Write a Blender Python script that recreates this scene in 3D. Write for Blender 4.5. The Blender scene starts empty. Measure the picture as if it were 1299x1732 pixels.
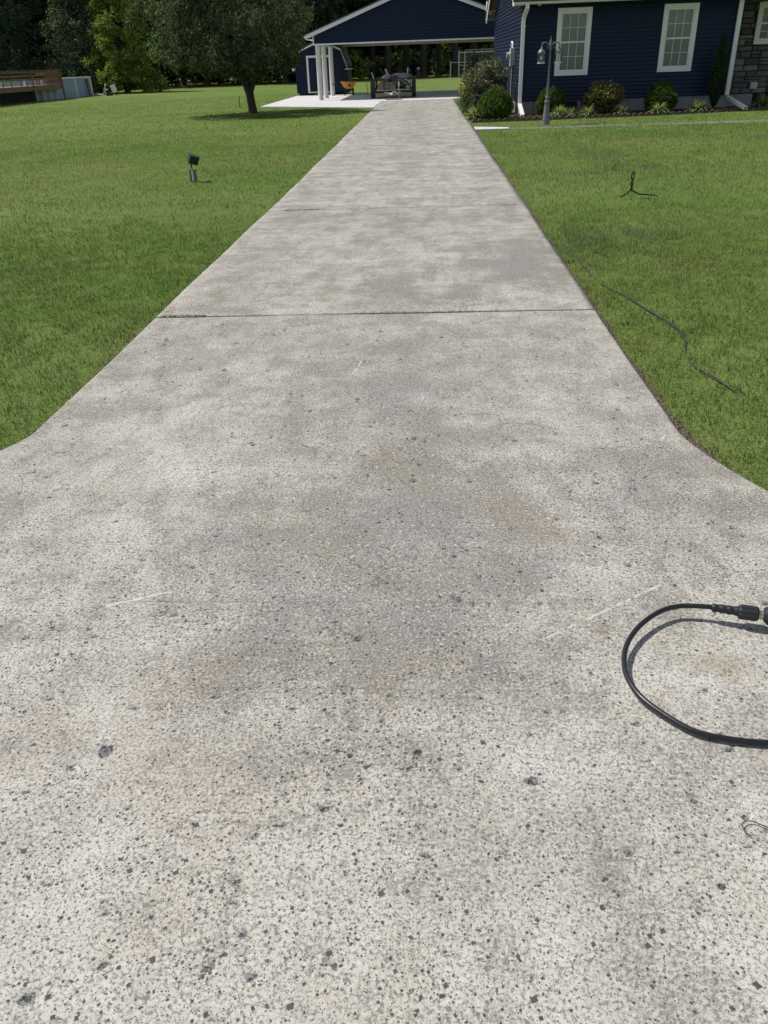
import bpy, bmesh, math, random
import numpy as np
from mathutils import Vector, Matrix

sc = bpy.context.scene
C = sc.collection
R = math.radians

# ------------------------------------------------------------------ camera, sky, sun, exposure
cam_d = bpy.data.cameras.new('camera')
cam_d.sensor_fit = 'VERTICAL'; cam_d.sensor_height = 36.0; cam_d.lens = 27.644
cam_d.clip_start = 0.05; cam_d.clip_end = 600.0
cam = bpy.data.objects.new('camera', cam_d); C.objects.link(cam)
IX = (0.99830888, 0.04848298, -0.03207472); IY = (-0.00364265, -0.49849615, -0.86688426); FW = (-0.05801826, 0.86553509, -0.49747652)
cam.matrix_world = Matrix(((IX[0], -IY[0], -FW[0], 0.0), (IX[1], -IY[1], -FW[1], 0.0), (IX[2], -IY[2], -FW[2], 1.5), (0, 0, 0, 1)))
sc.camera = cam

SUN_EL, SUN_AZ = R(57), R(-69)          # azimuth from +Y, clockwise
world = bpy.data.worlds.new('World'); sc.world = world; world.use_nodes = True
wn = world.node_tree; wn.nodes.clear()
sky = wn.nodes.new('ShaderNodeTexSky'); sky.sky_type = 'NISHITA'; sky.sun_disc = False
sky.sun_elevation = SUN_EL; sky.sun_rotation = SUN_AZ
bg = wn.nodes.new('ShaderNodeBackground'); bg.inputs['Strength'].default_value = 0.098
wo = wn.nodes.new('ShaderNodeOutputWorld')
hs_ = wn.nodes.new('ShaderNodeHueSaturation'); hs_.inputs['Saturation'].default_value = 0.62   # pale humid summer sky
wn.links.new(sky.outputs[0], hs_.inputs['Color']); wn.links.new(hs_.outputs[0], bg.inputs[0]); wn.links.new(bg.outputs[0], wo.inputs[0])
sl = bpy.data.lights.new('sun', 'SUN'); sl.energy = 4.3; sl.angle = R(0.55); sl.color = (1.0, 0.955, 0.88)
so = bpy.data.objects.new('sun', sl); C.objects.link(so)
to_sun = Vector((math.sin(SUN_AZ) * math.cos(SUN_EL), math.cos(SUN_AZ) * math.cos(SUN_EL), math.sin(SUN_EL)))
so.rotation_euler = to_sun.to_track_quat('Z', 'Y').to_euler(); so.location = (-20, 10, 30)
sc.view_settings.view_transform = 'Standard'; sc.view_settings.look = 'None'
sc.view_settings.exposure = 0.0; sc.view_settings.gamma = 1.0; sc.view_settings.use_curve_mapping = False
sc.cycles.max_bounces = 8; sc.cycles.transparent_max_bounces = 12

# ------------------------------------------------------------------ helpers
rng = np.random.default_rng(7)
random.seed(7)

def tag(o, label=None, cat=None, group=None, kind=None):
    if label: o['label'] = label
    if cat: o['category'] = cat
    if group: o['group'] = group
    if kind: o['kind'] = kind
    return o

def empty(name, loc=(0, 0, 0), rz=0.0, label=None, cat=None, group=None, kind=None):
    o = bpy.data.objects.new(name, None); o.empty_display_size = 0.2
    C.objects.link(o); o.location = loc; o.rotation_euler = (0, 0, rz)
    return tag(o, label, cat, group, kind)

def link(name, me, mat=None, parent=None, loc=None):
    o = bpy.data.objects.new(name, me); C.objects.link(o)
    if mat is not None and not me.materials: me.materials.append(mat)
    if parent is not None: o.parent = parent
    if loc is not None: o.location = loc
    return o

def copy_tree(o, parent=None):
    c = o.copy(); C.objects.link(c)
    if parent is not None:
        c.parent = parent
    for ch in list(o.children): copy_tree(ch, c)
    return c

class MB:
    """collects simple shapes and links them as one mesh object"""
    def __init__(s): s.v = []; s.f = []; s.sm = []
    def add(s, v, f, smooth=False):
        n = len(s.v); s.v += [tuple(p) for p in v]; s.f += [tuple(i + n for i in q) for q in f]; s.sm += [smooth] * len(f); return s
    def box(s, x0, x1, y0, y1, z0, z1):
        v = [(x0, y0, z0), (x1, y0, z0), (x1, y1, z0), (x0, y1, z0), (x0, y0, z1), (x1, y0, z1), (x1, y1, z1), (x0, y1, z1)]
        return s.add(v, [(3, 2, 1, 0), (4, 5, 6, 7), (0, 1, 5, 4), (1, 2, 6, 5), (2, 3, 7, 6), (3, 0, 4, 7)])
    def bar(s, a, b, w, h=None, up=(0, 0, 1)):
        a = Vector(a); b = Vector(b); h = h or w; d = (b - a).normalized(); u = Vector(up)
        if abs(d.dot(u)) > 0.98: u = Vector((0, 1, 0))
        x = d.cross(u).normalized(); y = x.cross(d)
        v = []
        for p in (a, b):
            for i, j in ((-1, -1), (1, -1), (1, 1), (-1, 1)): v.append(p + x * (i * w / 2) + y * (j * h / 2))
        return s.add(v, [(0, 1, 2, 3), (7, 6, 5, 4), (0, 4, 5, 1), (1, 5, 6, 2), (2, 6, 7, 3), (3, 7, 4, 0)])
    def tube(s, pts, rad, n=8, cap=True):
        pts = [Vector(p) for p in pts]; m = len(pts)
        if not hasattr(rad, '__len__'): rad = [rad] * m
        v = []; prev = None
        for i, p in enumerate(pts):
            d = (pts[min(i + 1, m - 1)] - pts[max(i - 1, 0)]).normalized()
            if prev is None:
                u = Vector((0, 0, 1)) if abs(d.z) < 0.9 else Vector((1, 0, 0))
                x = d.cross(u).normalized()
            else: x = (prev - d * prev.dot(d)).normalized()
            prev = x; y = d.cross(x)
            for k in range(n):
                a = 2 * math.pi * k / n; v.append(p + (x * math.cos(a) + y * math.sin(a)) * rad[i])
        f = [(i * n + k, i * n + (k + 1) % n, (i + 1) * n + (k + 1) % n, (i + 1) * n + k) for i in range(m - 1) for k in range(n)]
        s.add(v, f, True)
        if cap: s.add(v[:n], [tuple(reversed(range(n)))]); s.add(v[-n:], [tuple(range(n))])
        return s
    def lathe(s, prof, c=(0, 0, 0), n=16, smooth=True):
        v = []
        for r, z in prof:
            for k in range(n):
                a = 2 * math.pi * k / n; v.append((c[0] + r * math.cos(a), c[1] + r * math.sin(a), c[2] + z))
        f = [(i * n + k, i * n + (k + 1) % n, (i + 1) * n + (k + 1) % n, (i + 1) * n + k) for i in range(len(prof) - 1) for k in range(n)]
        s.add(v, f, smooth)
        return s
    def cyl(s, a, b, r, n=12, r2=None): return s.tube([a, b], [r, r if r2 is None else r2], n)
    def prism(s, poly, off):
        n = len(poly); o = Vector(off); v = [Vector(p) for p in poly]; v += [p + o for p in v]
        return s.add(v, [tuple(range(n)), tuple(reversed(range(n, 2 * n)))] + [(k, k + n, (k + 1) % n + n, (k + 1) % n) for k in range(n)])
    def build(s, name, mat, parent=None, loc=None):
        me = bpy.data.meshes.new(name); me.from_pydata(s.v, [], s.f); me.update()
        me.polygons.foreach_set('use_smooth', s.sm)
        bm = bmesh.new(); bm.from_mesh(me); bmesh.ops.recalc_face_normals(bm, faces=bm.faces); bm.to_mesh(me); bm.free()
        return link(name, me, mat, parent, loc)

def np_mesh(name, V, F, k, mat, parent=None, col=None, smooth=False, loc=None):
    """V (n,3), F (m,k) -> mesh object; col (n,3) vertex colours"""
    me = bpy.data.meshes.new(name)
    me.vertices.add(len(V)); me.vertices.foreach_set('co', np.ascontiguousarray(V, dtype=np.float32).ravel())
    F = np.ascontiguousarray(F, dtype=np.int32)
    me.loops.add(F.size); me.loops.foreach_set('vertex_index', F.ravel())
    me.polygons.add(len(F)); me.polygons.foreach_set('loop_start', np.arange(0, F.size, k, dtype=np.int32))
    me.polygons.foreach_set('loop_total', np.full(len(F), k, dtype=np.int32))
    if smooth: me.polygons.foreach_set('use_smooth', np.ones(len(F), dtype=bool))
    me.update(calc_edges=True)
    if col is not None:
        at = me.attributes.new('Col', 'FLOAT_COLOR', 'POINT')
        c4 = np.ones((len(V), 4), dtype=np.float32); c4[:, :3] = col
        at.data.foreach_set('color', c4.ravel())
    return link(name, me, mat, parent, loc)

def vnoise(x, y, scale, seed=0):
    """smooth value noise in 0..1 for numpy arrays"""
    r = np.random.default_rng(seed); G = r.random((256, 256))
    u = np.asarray(x) * scale + 1000.3; v = np.asarray(y) * scale + 1000.7
    i = np.floor(u).astype(int); j = np.floor(v).astype(int); fx = u - i; fy = v - j
    fx = fx * fx * (3 - 2 * fx); fy = fy * fy * (3 - 2 * fy)
    g = lambda a, b: G[a % 256, b % 256]
    return (g(i, j) * (1 - fx) + g(i + 1, j) * fx) * (1 - fy) + (g(i, j + 1) * (1 - fx) + g(i + 1, j + 1) * fx) * fy

def fnoise(x, y, scale, seed=0, octv=4):
    t = 0; a = 1; s = 0
    for o in range(octv): t = t + a * vnoise(x, y, scale * 2 ** o, seed + o); s += a; a *= 0.5
    return t / s

# ------------------------------------------------------------------ node helpers and materials
class NT:
    def __init__(s, name):
        s.m = bpy.data.materials.new(name); s.m.use_nodes = True; s.t = s.m.node_tree
        s.b = s.t.nodes['Principled BSDF']; s.out = s.t.nodes['Material Output']
    def n(s, ty, **kw):
        nd = s.t.nodes.new(ty)
        for k, v in kw.items(): setattr(nd, k, v)
        return nd
    def L(s, a, b): s.t.links.new(a, b)
    def put(s, sock, v):
        if isinstance(v, bpy.types.NodeSocket): s.L(v, sock)
        else:
            if hasattr(sock.default_value, '__len__') and hasattr(v, '__len__') and len(v) == 3 and len(sock.default_value) == 4: v = (*v, 1)
            sock.default_value = v
    def pos(s): return s.n('ShaderNodeTexCoord').outputs['Object']
    def mapv(s, v, sc=(1, 1, 1), loc=(0, 0, 0), rot=(0, 0, 0)):
        m = s.n('ShaderNodeMapping'); s.L(v, m.inputs['Vector']); m.inputs['Scale'].default_value = sc; m.inputs['Location'].default_value = loc; m.inputs['Rotation'].default_value = rot
        return m.outputs[0]
    def noise(s, v, scale, detail=3, rough=0.55, out='Fac'):
        m = s.n('ShaderNodeTexNoise'); s.L(v, m.inputs['Vector']); m.inputs['Scale'].default_value = scale; m.inputs['Detail'].default_value = detail; m.inputs['Roughness'].default_value = rough
        return m.outputs[out]
    def vor(s, v, scale, feature='F1', rand=1.0):
        m = s.n('ShaderNodeTexVoronoi', feature=feature); s.L(v, m.inputs['Vector']); m.inputs['Scale'].default_value = scale; m.inputs['Randomness'].default_value = rand
        return m
    def math(s, op, a, b=0.0, c=0.0, clamp=False):
        m = s.n('ShaderNodeMath', operation=op, use_clamp=clamp)
        s.put(m.inputs[0], a); s.put(m.inputs[1], b)
        if op in ('MULTIPLY_ADD', 'SMOOTH_MIN', 'SMOOTH_MAX', 'COMPARE'): s.put(m.inputs[2], c)
        return m.outputs[0]
    def vmath(s, op, a, b):
        m = s.n('ShaderNodeVectorMath', operation=op); s.put(m.inputs[0], a); s.put(m.inputs[1], b); return m.outputs[0]
    def step(s, v, a, b, lo=0.0, hi=1.0, smooth=True):
        m = s.n('ShaderNodeMapRange', interpolation_type='SMOOTHSTEP' if smooth else 'LINEAR'); s.put(m.inputs[0], v)
        for k, q in zip((1, 2, 3, 4), (a, b, lo, hi)): s.put(m.inputs[k], q)
        return m.outputs[0]
    def mix(s, f, a, b, blend='MIX'):
        m = s.n('ShaderNodeMix', data_type='RGBA', blend_type=blend); s.put(m.inputs[0], f); s.put(m.inputs[6], a); s.put(m.inputs[7], b)
        return m.outputs[2]
    def attr(s, name, out='Color'):
        a = s.n('ShaderNodeAttribute', attribute_name=name); return a.outputs[out]
    def sep(s, c): return s.n('ShaderNodeSeparateColor'), c
    def rgb(s, c):
        m = s.n('ShaderNodeSeparateColor'); s.L(c, m.inputs[0]); return m.outputs
    def xyz(s, c):
        m = s.n('ShaderNodeSeparateXYZ'); s.L(c, m.inputs[0]); return m.outputs
    def bump(s, h, strength=0.3, dist=0.01):
        m = s.n('ShaderNodeBump'); m.inputs['Strength'].default_value = strength; m.inputs['Distance'].default_value = dist
        s.L(h, m.inputs['Height']); s.L(m.outputs[0], s.b.inputs['Normal']); return m

def pm(name, col, rough=0.6, var=0.18, scale=6.0, metal=0.0, bump=0.0, bscale=60.0, stretch=(1, 1, 1), dirt=None, spec=0.5, trans=0.0):
    """paint, plastic, metal, wood: colour with noisy variation, grain and wear"""
    t = NT(name); p = t.mapv(t.pos(), stretch)
    n1 = t.noise(p, scale, 5, 0.6); n2 = t.noise(p, scale * 7, 4, 0.6)
    f = t.math('MULTIPLY_ADD', n2, 0.4, t.math('MULTIPLY', n1, 0.6))
    k = t.step(f, 0.3, 0.7, 1 - var, 1 + var, False)
    c = t.mix(1.0, (*col, 1), k, 'MULTIPLY')
    if dirt is not None:
        c = t.mix(t.step(t.noise(p, scale * 1.7, 6, 0.7), 0.5, 0.72, 0, dirt[3]), c, (*dirt[:3], 1))
    t.put(t.b.inputs['Base Color'], c); t.b.inputs['Metallic'].default_value = metal
    t.put(t.b.inputs['Roughness'], t.step(n2, 0.3, 0.7, max(rough - 0.08, 0.03), min(rough + 0.08, 1), False))
    t.b.inputs['Specular IOR Level'].default_value = spec
    if bump: t.bump(t.noise(p, bscale, 4, 0.6), bump, 0.004)
    return t.m

def leaf_mat(name, trans=0.35, rough=0.45, spec=0.35):
    t = NT(name); c = t.attr('Col')
    t.put(t.b.inputs['Base Color'], c); t.b.inputs['Roughness'].default_value = rough; t.b.inputs['Specular IOR Level'].default_value = spec
    tr = t.n('ShaderNodeBsdfTranslucent'); t.L(t.mix(1.0, c, (1.15, 1.25, 0.6, 1), 'MULTIPLY'), tr.inputs[0])
    mx = t.n('ShaderNodeMixShader'); mx.inputs[0].default_value = trans
    t.L(t.b.outputs[0], mx.inputs[1]); t.L(tr.outputs[0], mx.inputs[2]); t.L(mx.outputs[0], t.out.inputs[0])
    return t.m

def glass_mat(name, tint=(0.85, 0.9, 0.88)):
    t = NT(name)
    tr = t.n('ShaderNodeBsdfTransparent'); tr.inputs[0].default_value = (*tint, 1)
    gl = t.n('ShaderNodeBsdfGlossy'); gl.inputs['Roughness'].default_value = 0.03
    fr = t.n('ShaderNodeFresnel'); fr.inputs[0].default_value = 1.5
    mx = t.n('ShaderNodeMixShader'); t.L(t.math('ADD', fr.outputs[0], t.math('MULTIPLY', t.noise(t.pos(), 3.0), 0.04)), mx.inputs[0])
    t.L(tr.outputs[0], mx.inputs[1]); t.L(gl.outputs[0], mx.inputs[2]); t.L(mx.outputs[0], t.out.inputs[0])
    return t.m

SCRATCH = [((0.327, 1.845), (0.741, 2.127), 0.006), ((-1.045, 2.006), (-0.845, 2.089), 0.007), ((-0.416, 4.19), (-0.389, 4.368), 0.006),
           ((1.06, 3.3), (1.026, 3.238), 0.009), ((-0.55, 2.34), (-0.52, 2.40), 0.007)]

def concrete(name, near):
    t = NT(name); P = t.pos()
    wob = t.vmath('SCALE', t.vmath('SUBTRACT', t.noise(P, 70, 2, 0.5, 'Color'), (0.5, 0.5, 0.5)), (0, 0, 0))
    wob.node.inputs['Scale'].default_value = 0.007
    W = t.vmath('ADD', P, wob)
    big = t.noise(P, 0.8, 5, 0.6); mid = t.noise(t.mapv(P, loc=(3, 9, 0)), 3.2, 5, 0.62)
    streak = t.noise(t.mapv(P, (0.6, 2.2, 1) if near else (0.7, 1.3, 1), (7, 2, 0)), 2.1, 9, 0.72)
    fine = t.noise(W, 42, 4, 0.7); grain = t.noise(P, 190, 3, 0.7)
    base = t.mix(t.step(big, 0.36, 0.66), (0.60, 0.562, 0.480, 1), (0.535, 0.505, 0.445, 1))
    base = t.mix(t.step(mid, 0.45, 0.72, 0, 0.7), base, (0.69, 0.665, 0.60, 1))             # chalky pale film
    base = t.mix(t.step(t.noise(t.mapv(P, loc=(11, 4, 2)), 1.4, 5, 0.6), 0.50, 0.72, 0, 0.45), base, (0.50, 0.44, 0.34, 1))   # ochre weathering
    blot = t.noise(t.mapv(P, (1.5, 0.75, 1) if near else (1.6, 0.42, 1), (4, 1, 9)), 4.2 if near else 3.4, 9, 0.74)
    base = t.mix(t.step(blot, 0.53, 0.63, 0, 0.55 if near else 0.75), base, (0.72, 0.70, 0.66, 1))
    # grime: transverse weathering streaks plus mapped stains
    stain = t.attr('stain', 'Fac')
    g = t.math('ADD', t.math('MULTIPLY', t.step(streak, 0.42, 0.70), 0.42 if not near else 0.16), stain)
    g = t.math('ADD', g, t.math('MULTIPLY', t.step(mid, 0.56, 0.36), 0.22))
    g = t.math('ADD', g, t.math('MULTIPLY', t.step(t.noise(t.mapv(P, loc=(1, 3, 6)), 7.5, 5, 0.7), 0.48, 0.68), 0.26))
    g = t.math('ADD', g, t.math('MULTIPLY', t.step(blot, 0.50, 0.38), 0.26 if near else 0.27))
    grit = t.math('ADD', t.math('MULTIPLY', t.math('SUBTRACT', fine, 0.5), 1.5), t.math('MULTIPLY', t.math('SUBTRACT', t.noise(W, 105, 3, 0.75), 0.5), 1.3))
    g = t.math('MULTIPLY', t.step(t.math('ADD', g, grit), 0.06, 0.80), 0.78, clamp=True)
    base = t.mix(g, base, t.mix(t.step(t.noise(P, 2.2, 4), 0.42, 0.6), (0.20, 0.195, 0.185, 1), (0.215, 0.19, 0.14, 1)))
    salt = t.noise(W, 115, 3, 0.75)
    base = t.mix(t.step(salt, 0.50, 0.62, 0.0, 0.74), base, (0.14, 0.136, 0.128, 1))
    base = t.mix(t.step(salt, 0.46, 0.36, 0.0, 0.55), base, (0.76, 0.68, 0.63, 1))
    base = t.mix(t.step(grain, 0.35, 0.7, 0.0, 0.30), base, (0.27, 0.26, 0.24, 1))
    base = t.mix(t.step(fine, 0.57, 0.70, 0.0, 0.62), base, (0.74, 0.72, 0.67, 1))
    # exposed aggregate in three sizes
    expo = t.step(t.noise(t.mapv(P, (1.3, 0.8, 1), (5, 5, 0)), 1.9, 5, 0.62), 0.30, 0.60)
    if near: expo = t.math('MULTIPLY', expo, t.math('SUBTRACT', 1.0, t.attr('pale', 'Fac')), clamp=True)
    wobs = t.vmath('SCALE', t.vmath('SUBTRACT', t.noise(P, 160, 2, 0.5, 'Color'), (0.5, 0.5, 0.5)), (0, 0, 0)); wobs.node.inputs['Scale'].default_value = 0.003
    W2s = t.vmath('ADD', W, wobs)
    hs = None
    for sc_, lo, size, dark in ((175, 0.14, 0.44, 0.92), (98, 0.20, 0.52, 0.94), (52, 0.70, 0.48, 0.92)):
        v = t.vor(t.mapv(W2s, rot=(0, 0, sc_ * 0.37)), sc_); v.distance = 'EUCLIDEAN' if sc_ == 170 else 'MANHATTAN'; r, g2, b2 = t.rgb(v.outputs['Color'])[:3]
        pick = t.math('GREATER_THAN', r, t.step(expo, 0, 1, min(lo + 0.34, 0.975), lo, False))
        rad = t.math('MULTIPLY', t.math('MULTIPLY_ADD', g2, 0.75, 0.35), size)
        m = t.math('MULTIPLY', pick, t.step(v.outputs['Distance'], t.math('MULTIPLY', rad, 1.12), t.math('MULTIPLY', rad, 0.8)))
        stone = t.mix(b2, (0.055, 0.055, 0.055, 1), (0.22, 0.215, 0.20, 1))
        base = t.mix(t.math('MULTIPLY', m, dark), base, stone)
        hs = m if hs is None else t.math('MAXIMUM', hs, m)
    # crazing
    wob2 = t.vmath('SCALE', t.vmath('SUBTRACT', t.noise(P, 18, 3, 0.6, 'Color'), (0.5, 0.5, 0.5)), (0, 0, 0)); wob2.node.inputs['Scale'].default_value = 0.05
    W2 = t.vmath('ADD', P, wob2)
    c1 = t.math('MULTIPLY', t.step(t.vor(W2, 13, 'DISTANCE_TO_EDGE').outputs['Distance'], 0.014, 0.004), t.step(t.noise(P, 3.1, 2), 0.54, 0.64))
    c2 = t.math('MULTIPLY', t.step(t.vor(W2, 34, 'DISTANCE_TO_EDGE').outputs['Distance'], 0.030, 0.008), t.step(t.noise(t.mapv(P, loc=(2, 8, 1)), 5, 2), 0.55, 0.66))
    cr = t.math('MAXIMUM', c1, t.math('MULTIPLY', c2, 0.8))
    base = t.mix(t.math('MULTIPLY', cr, 0.5), base, (0.12, 0.11, 0.10, 1))
    # pin holes
    v = t.vor(W, 30); hole = t.math('MULTIPLY', t.math('GREATER_THAN', t.rgb(v.outputs['Color'])[0], 0.91), t.step(v.outputs['Distance'], 0.17, 0.11))
    base = t.mix(t.math('MULTIPLY', hole, 0.85), base, (0.05, 0.048, 0.045, 1))
    if near:      # faint transverse finishing lines
        yy_ = t.xyz(W)[1]; ln_ = None
        for y0_, w_ in ((3.56, .005), (2.485, .004), (2.03, .0035), (4.62, .007), (3.05, .004), (1.63, .0025)):
            q_ = t.step(t.math('ABSOLUTE', t.math('SUBTRACT', yy_, y0_)), w_, w_ * 0.3); ln_ = q_ if ln_ is None else t.math('MAXIMUM', ln_, q_)
        ln_ = t.math('MULTIPLY', ln_, t.step(t.noise(t.mapv(P, (1.2, 0.6, 1), (8, 3, 1)), 1.6, 3), 0.46, 0.58))
        base = t.mix(t.math('MULTIPLY', ln_, 0.45), base, (0.16, 0.15, 0.135, 1))
    h = t.math('ADD', t.math('MULTIPLY', fine, 0.5), t.math('MULTIPLY', grain, 0.35))
    h = t.math('SUBTRACT', h, t.math('MULTIPLY', t.math('MAXIMUM', cr, hole), 0.8))
    h = t.math('SUBTRACT', h, t.math('MULTIPLY', hs, 0.18))
    if near:
        x, y, _ = t.xyz(W)[:3]; tot = None
        for (a, b, w) in SCRATCH:
            A = Vector(a); B = Vector(b); d = B - A; ln = d.length; d.normalize()
            tt = t.math('ADD', t.math('MULTIPLY', t.math('SUBTRACT', x, a[0]), d.x), t.math('MULTIPLY', t.math('SUBTRACT', y, a[1]), d.y))
            nn = t.math('ABSOLUTE', t.math('SUBTRACT', t.math('MULTIPLY', t.math('SUBTRACT', x, a[0]), d.y), t.math('MULTIPLY', t.math('SUBTRACT', y, a[1]), d.x)))
            mk = t.math('MULTIPLY', t.step(nn, w, w * 0.35), t.math('MULTIPLY', t.math('GREATER_THAN', tt, 0.0), t.math('LESS_THAN', tt, ln)))
            tot = mk if tot is None else t.math('MAXIMUM', tot, mk)
        tot = t.math('MULTIPLY', tot, t.step(t.noise(P, 22, 3, 0.6), 0.40, 0.52))
        base = t.mix(t.math('MULTIPLY', tot, 0.55), base, (0.78, 0.76, 0.72, 1))
        pit = t.attr('pit', 'Fac')
        stone = t.mix(t.step(t.noise(W, 150, 3, 0.7), 0.4, 0.62), (0.045, 0.045, 0.045, 1), (0.30, 0.30, 0.31, 1))
        base = t.mix(t.step(t.math('ADD', pit, t.math('MULTIPLY', t.math('SUBTRACT', fine, 0.5), 0.9)), 0.32, 0.55), base, stone)
        base = t.mix(t.math('MULTIPLY', t.attr('rust', 'Fac'), 0.5), base, (0.25, 0.20, 0.09, 1))
    base = t.mix(1.0, base, (0.86, 0.872, 0.892, 1) if near else (0.84, 0.852, 0.862, 1), 'MULTIPLY')
    t.put(t.b.inputs['Base Color'], base); t.b.inputs['Roughness'].default_value = 0.88; t.b.inputs['Specular IOR Level'].default_value = 0.25
    t.bump(h, 0.55, 0.004)
    return t.m

def lawn_ground():
    t = NT('lawn_turf'); P = t.pos()
    n1 = t.noise(P, 0.25, 4, 0.6); n2 = t.noise(P, 2.5, 5, 0.65); n3 = t.noise(P, 30, 4, 0.7); n4 = t.noise(t.mapv(P, (0.25, 1.0, 1), rot=(0, 0, 0.15)), 0.55, 3, 0.5)
    c = t.mix(t.step(n1, 0.35, 0.65), (0.115, 0.190, 0.036, 1), (0.175, 0.230, 0.060, 1))
    c = t.mix(t.step(n4, 0.45, 0.65, 0, 0.5), c, (0.150, 0.190, 0.055, 1))
    c = t.mix(t.step(n2, 0.55, 0.75, 0, 0.55), c, (0.058, 0.110, 0.020, 1))
    c = t.mix(t.step(n3, 0.5, 0.7, 0, 0.6), c, (0.048, 0.078, 0.018, 1))
    t.put(t.b.inputs['Base Color'], c); t.b.inputs['Roughness'].default_value = 0.9; t.b.inputs['Specular IOR Level'].default_value = 0.15
    t.bump(t.math('ADD', n3, t.math('MULTIPLY', n2, 0.6)), 0.9, 0.05)
    return t.m

def soil_mat(name, a, b, scale=18):
    t = NT(name); P = t.pos(); n = t.noise(P, scale, 6, 0.7); v = t.vor(P, scale * 3)
    c = t.mix(t.step(n, 0.35, 0.65), (*a, 1), (*b, 1)); c = t.mix(t.math('MULTIPLY', t.rgb(v.outputs['Color'])[0], 0.5), c, (a[0] * 0.5, a[1] * 0.5, a[2] * 0.5, 1))
    t.put(t.b.inputs['Base Color'], c); t.b.inputs['Roughness'].default_value = 0.95
    t.bump(t.math('ADD', n, v.outputs['Distance']), 0.9, 0.03); return t.m

def wood_mat(name, a, b, axis=0):
    t = NT(name); s_ = [9, 9, 9]; s_[axis] = 0.8; p = t.mapv(t.pos(), tuple(s_))
    n = t.noise(p, 3.0, 6, 0.65); c = t.mix(t.step(n, 0.35, 0.68), (*a, 1), (*b, 1))
    t.put(t.b.inputs['Base Color'], c); t.b.inputs['Roughness'].default_value = 0.8; t.bump(n, 0.4, 0.01); return t.m

def shingle_mat():
    t = NT('asphalt_shingle'); P = t.pos(); n = t.noise(P, 3, 4); g = t.noise(P, 120, 3, 0.7)
    v = t.vor(t.mapv(P, (2.2, 7, 7)), 1.0)
    c = t.mix(t.rgb(v.outputs['Color'])[0], (0.045, 0.045, 0.05, 1), (0.11, 0.105, 0.105, 1)); c = t.mix(t.step(g, 0.4, 0.7, 0, 0.5), c, (0.17, 0.165, 0.16, 1))
    t.put(t.b.inputs['Base Color'], c); t.b.inputs['Roughness'].default_value = 0.92; t.bump(t.math('ADD', g, n), 0.5, 0.01); return t.m

M = {}
M['concrete_near'] = concrete('worn_concrete_near', True)
M['concrete'] = concrete('worn_concrete', False)
M['lawn'] = lawn_ground()
M['grass'] = leaf_mat('grass_blade', 0.40, 0.6, 0.2)
M['leaf'] = leaf_mat('tree_leaf', 0.30, 0.65, 0.18)
M['needle'] = leaf_mat('shrub_leaf', 0.28, 0.6, 0.2)
M['soil'] = soil_mat('bare_soil', (0.17, 0.135, 0.085), (0.10, 0.09, 0.05))
M['mulch'] = soil_mat('bark_mulch', (0.15, 0.10, 0.07), (0.075, 0.05, 0.036), 26)
M['pad'] = pm('pale_new_concrete', (0.58, 0.58, 0.58), 0.85, 0.12, 1.2, bump=0.15, bscale=90, dirt=(0.38, 0.36, 0.33, 0.5), spec=0.2)
M['walk'] = pm('grey_path_concrete', (0.19, 0.19, 0.15), 0.9, 0.2, 2.0, bump=0.3, dirt=(0.14, 0.16, 0.08, 0.4), spec=0.2)
M['navy'] = pm('navy_vinyl', (0.0048, 0.0155, 0.045), 0.42, 0.10, 1.5, bump=0.10, bscale=35, stretch=(0.3, 1, 1), spec=0.32)
M['navy_dark'] = pm('navy_trim', (0.0035, 0.0112, 0.033), 0.55, 0.08, 2.0, spec=0.3)
M['white'] = pm('white_trim_paint', (0.82, 0.83, 0.83), 0.5, 0.05, 2.0, dirt=(0.45, 0.44, 0.40, 0.22))
M['white_dirty'] = pm('weathered_white_paint', (0.62, 0.62, 0.60), 0.6, 0.08, 1.3, stretch=(2, 2, 0.6), dirt=(0.36, 0.33, 0.27, 0.5))
M['gutter'] = pm('white_gutter_metal', (0.82, 0.83, 0.83), 0.38, 0.04, 3.0, dirt=(0.5, 0.49, 0.45, 0.2))
M['found'] = pm('parged_block', (0.31, 0.295, 0.31), 0.9, 0.12, 3.0, bump=0.4, bscale=50, dirt=(0.20, 0.175, 0.16, 0.45))
M['mortar'] = pm('dark_mortar', (0.045, 0.044, 0.042), 0.95, 0.2, 8, bump=0.5)
M['shingle'] = shingle_mat()
M['dark'] = pm('dark_interior', (0.012, 0.012, 0.013), 0.9, 0.2, 4)
M['blind'] = pm('pale_window_blind', (0.36, 0.42, 0.41), 0.7, 0.06, 2)
M['glass'] = glass_mat('window_glass')
M['lampglass'] = glass_mat('lantern_glass', (0.93, 0.95, 0.93))
M['lampmetal'] = pm('verdigris_lamp_metal', (0.16, 0.185, 0.19), 0.45, 0.2, 9, metal=0.3, dirt=(0.20, 0.22, 0.21, 0.35), bump=0.1)
M['grey_metal'] = pm('galvanised_metal', (0.46, 0.47, 0.48), 0.45, 0.12, 6, metal=0.35)
M['grey_box'] = pm('grey_meter_paint', (0.56, 0.58, 0.59), 0.5, 0.06, 6, dirt=(0.25, 0.25, 0.24, 0.25))
M['black_metal'] = pm('black_trailer_steel', (0.018, 0.019, 0.022), 0.5, 0.25, 8, metal=0.2, dirt=(0.07, 0.045, 0.03, 0.35))
M['rubber'] = pm('black_rubber', (0.06, 0.062, 0.066), 0.7, 0.2, 14, bump=0.2)
M['hose'] = pm('black_hose_jacket', (0.014, 0.015, 0.017), 0.33, 0.15, 30, spec=0.5)
M['black_plastic'] = pm('black_moulded_plastic', (0.018, 0.020, 0.025), 0.42, 0.12, 40, bump=0.15, bscale=300)
M['cable'] = pm('garden_cable_jacket', (0.030, 0.036, 0.036), 0.5, 0.2, 30)
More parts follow.
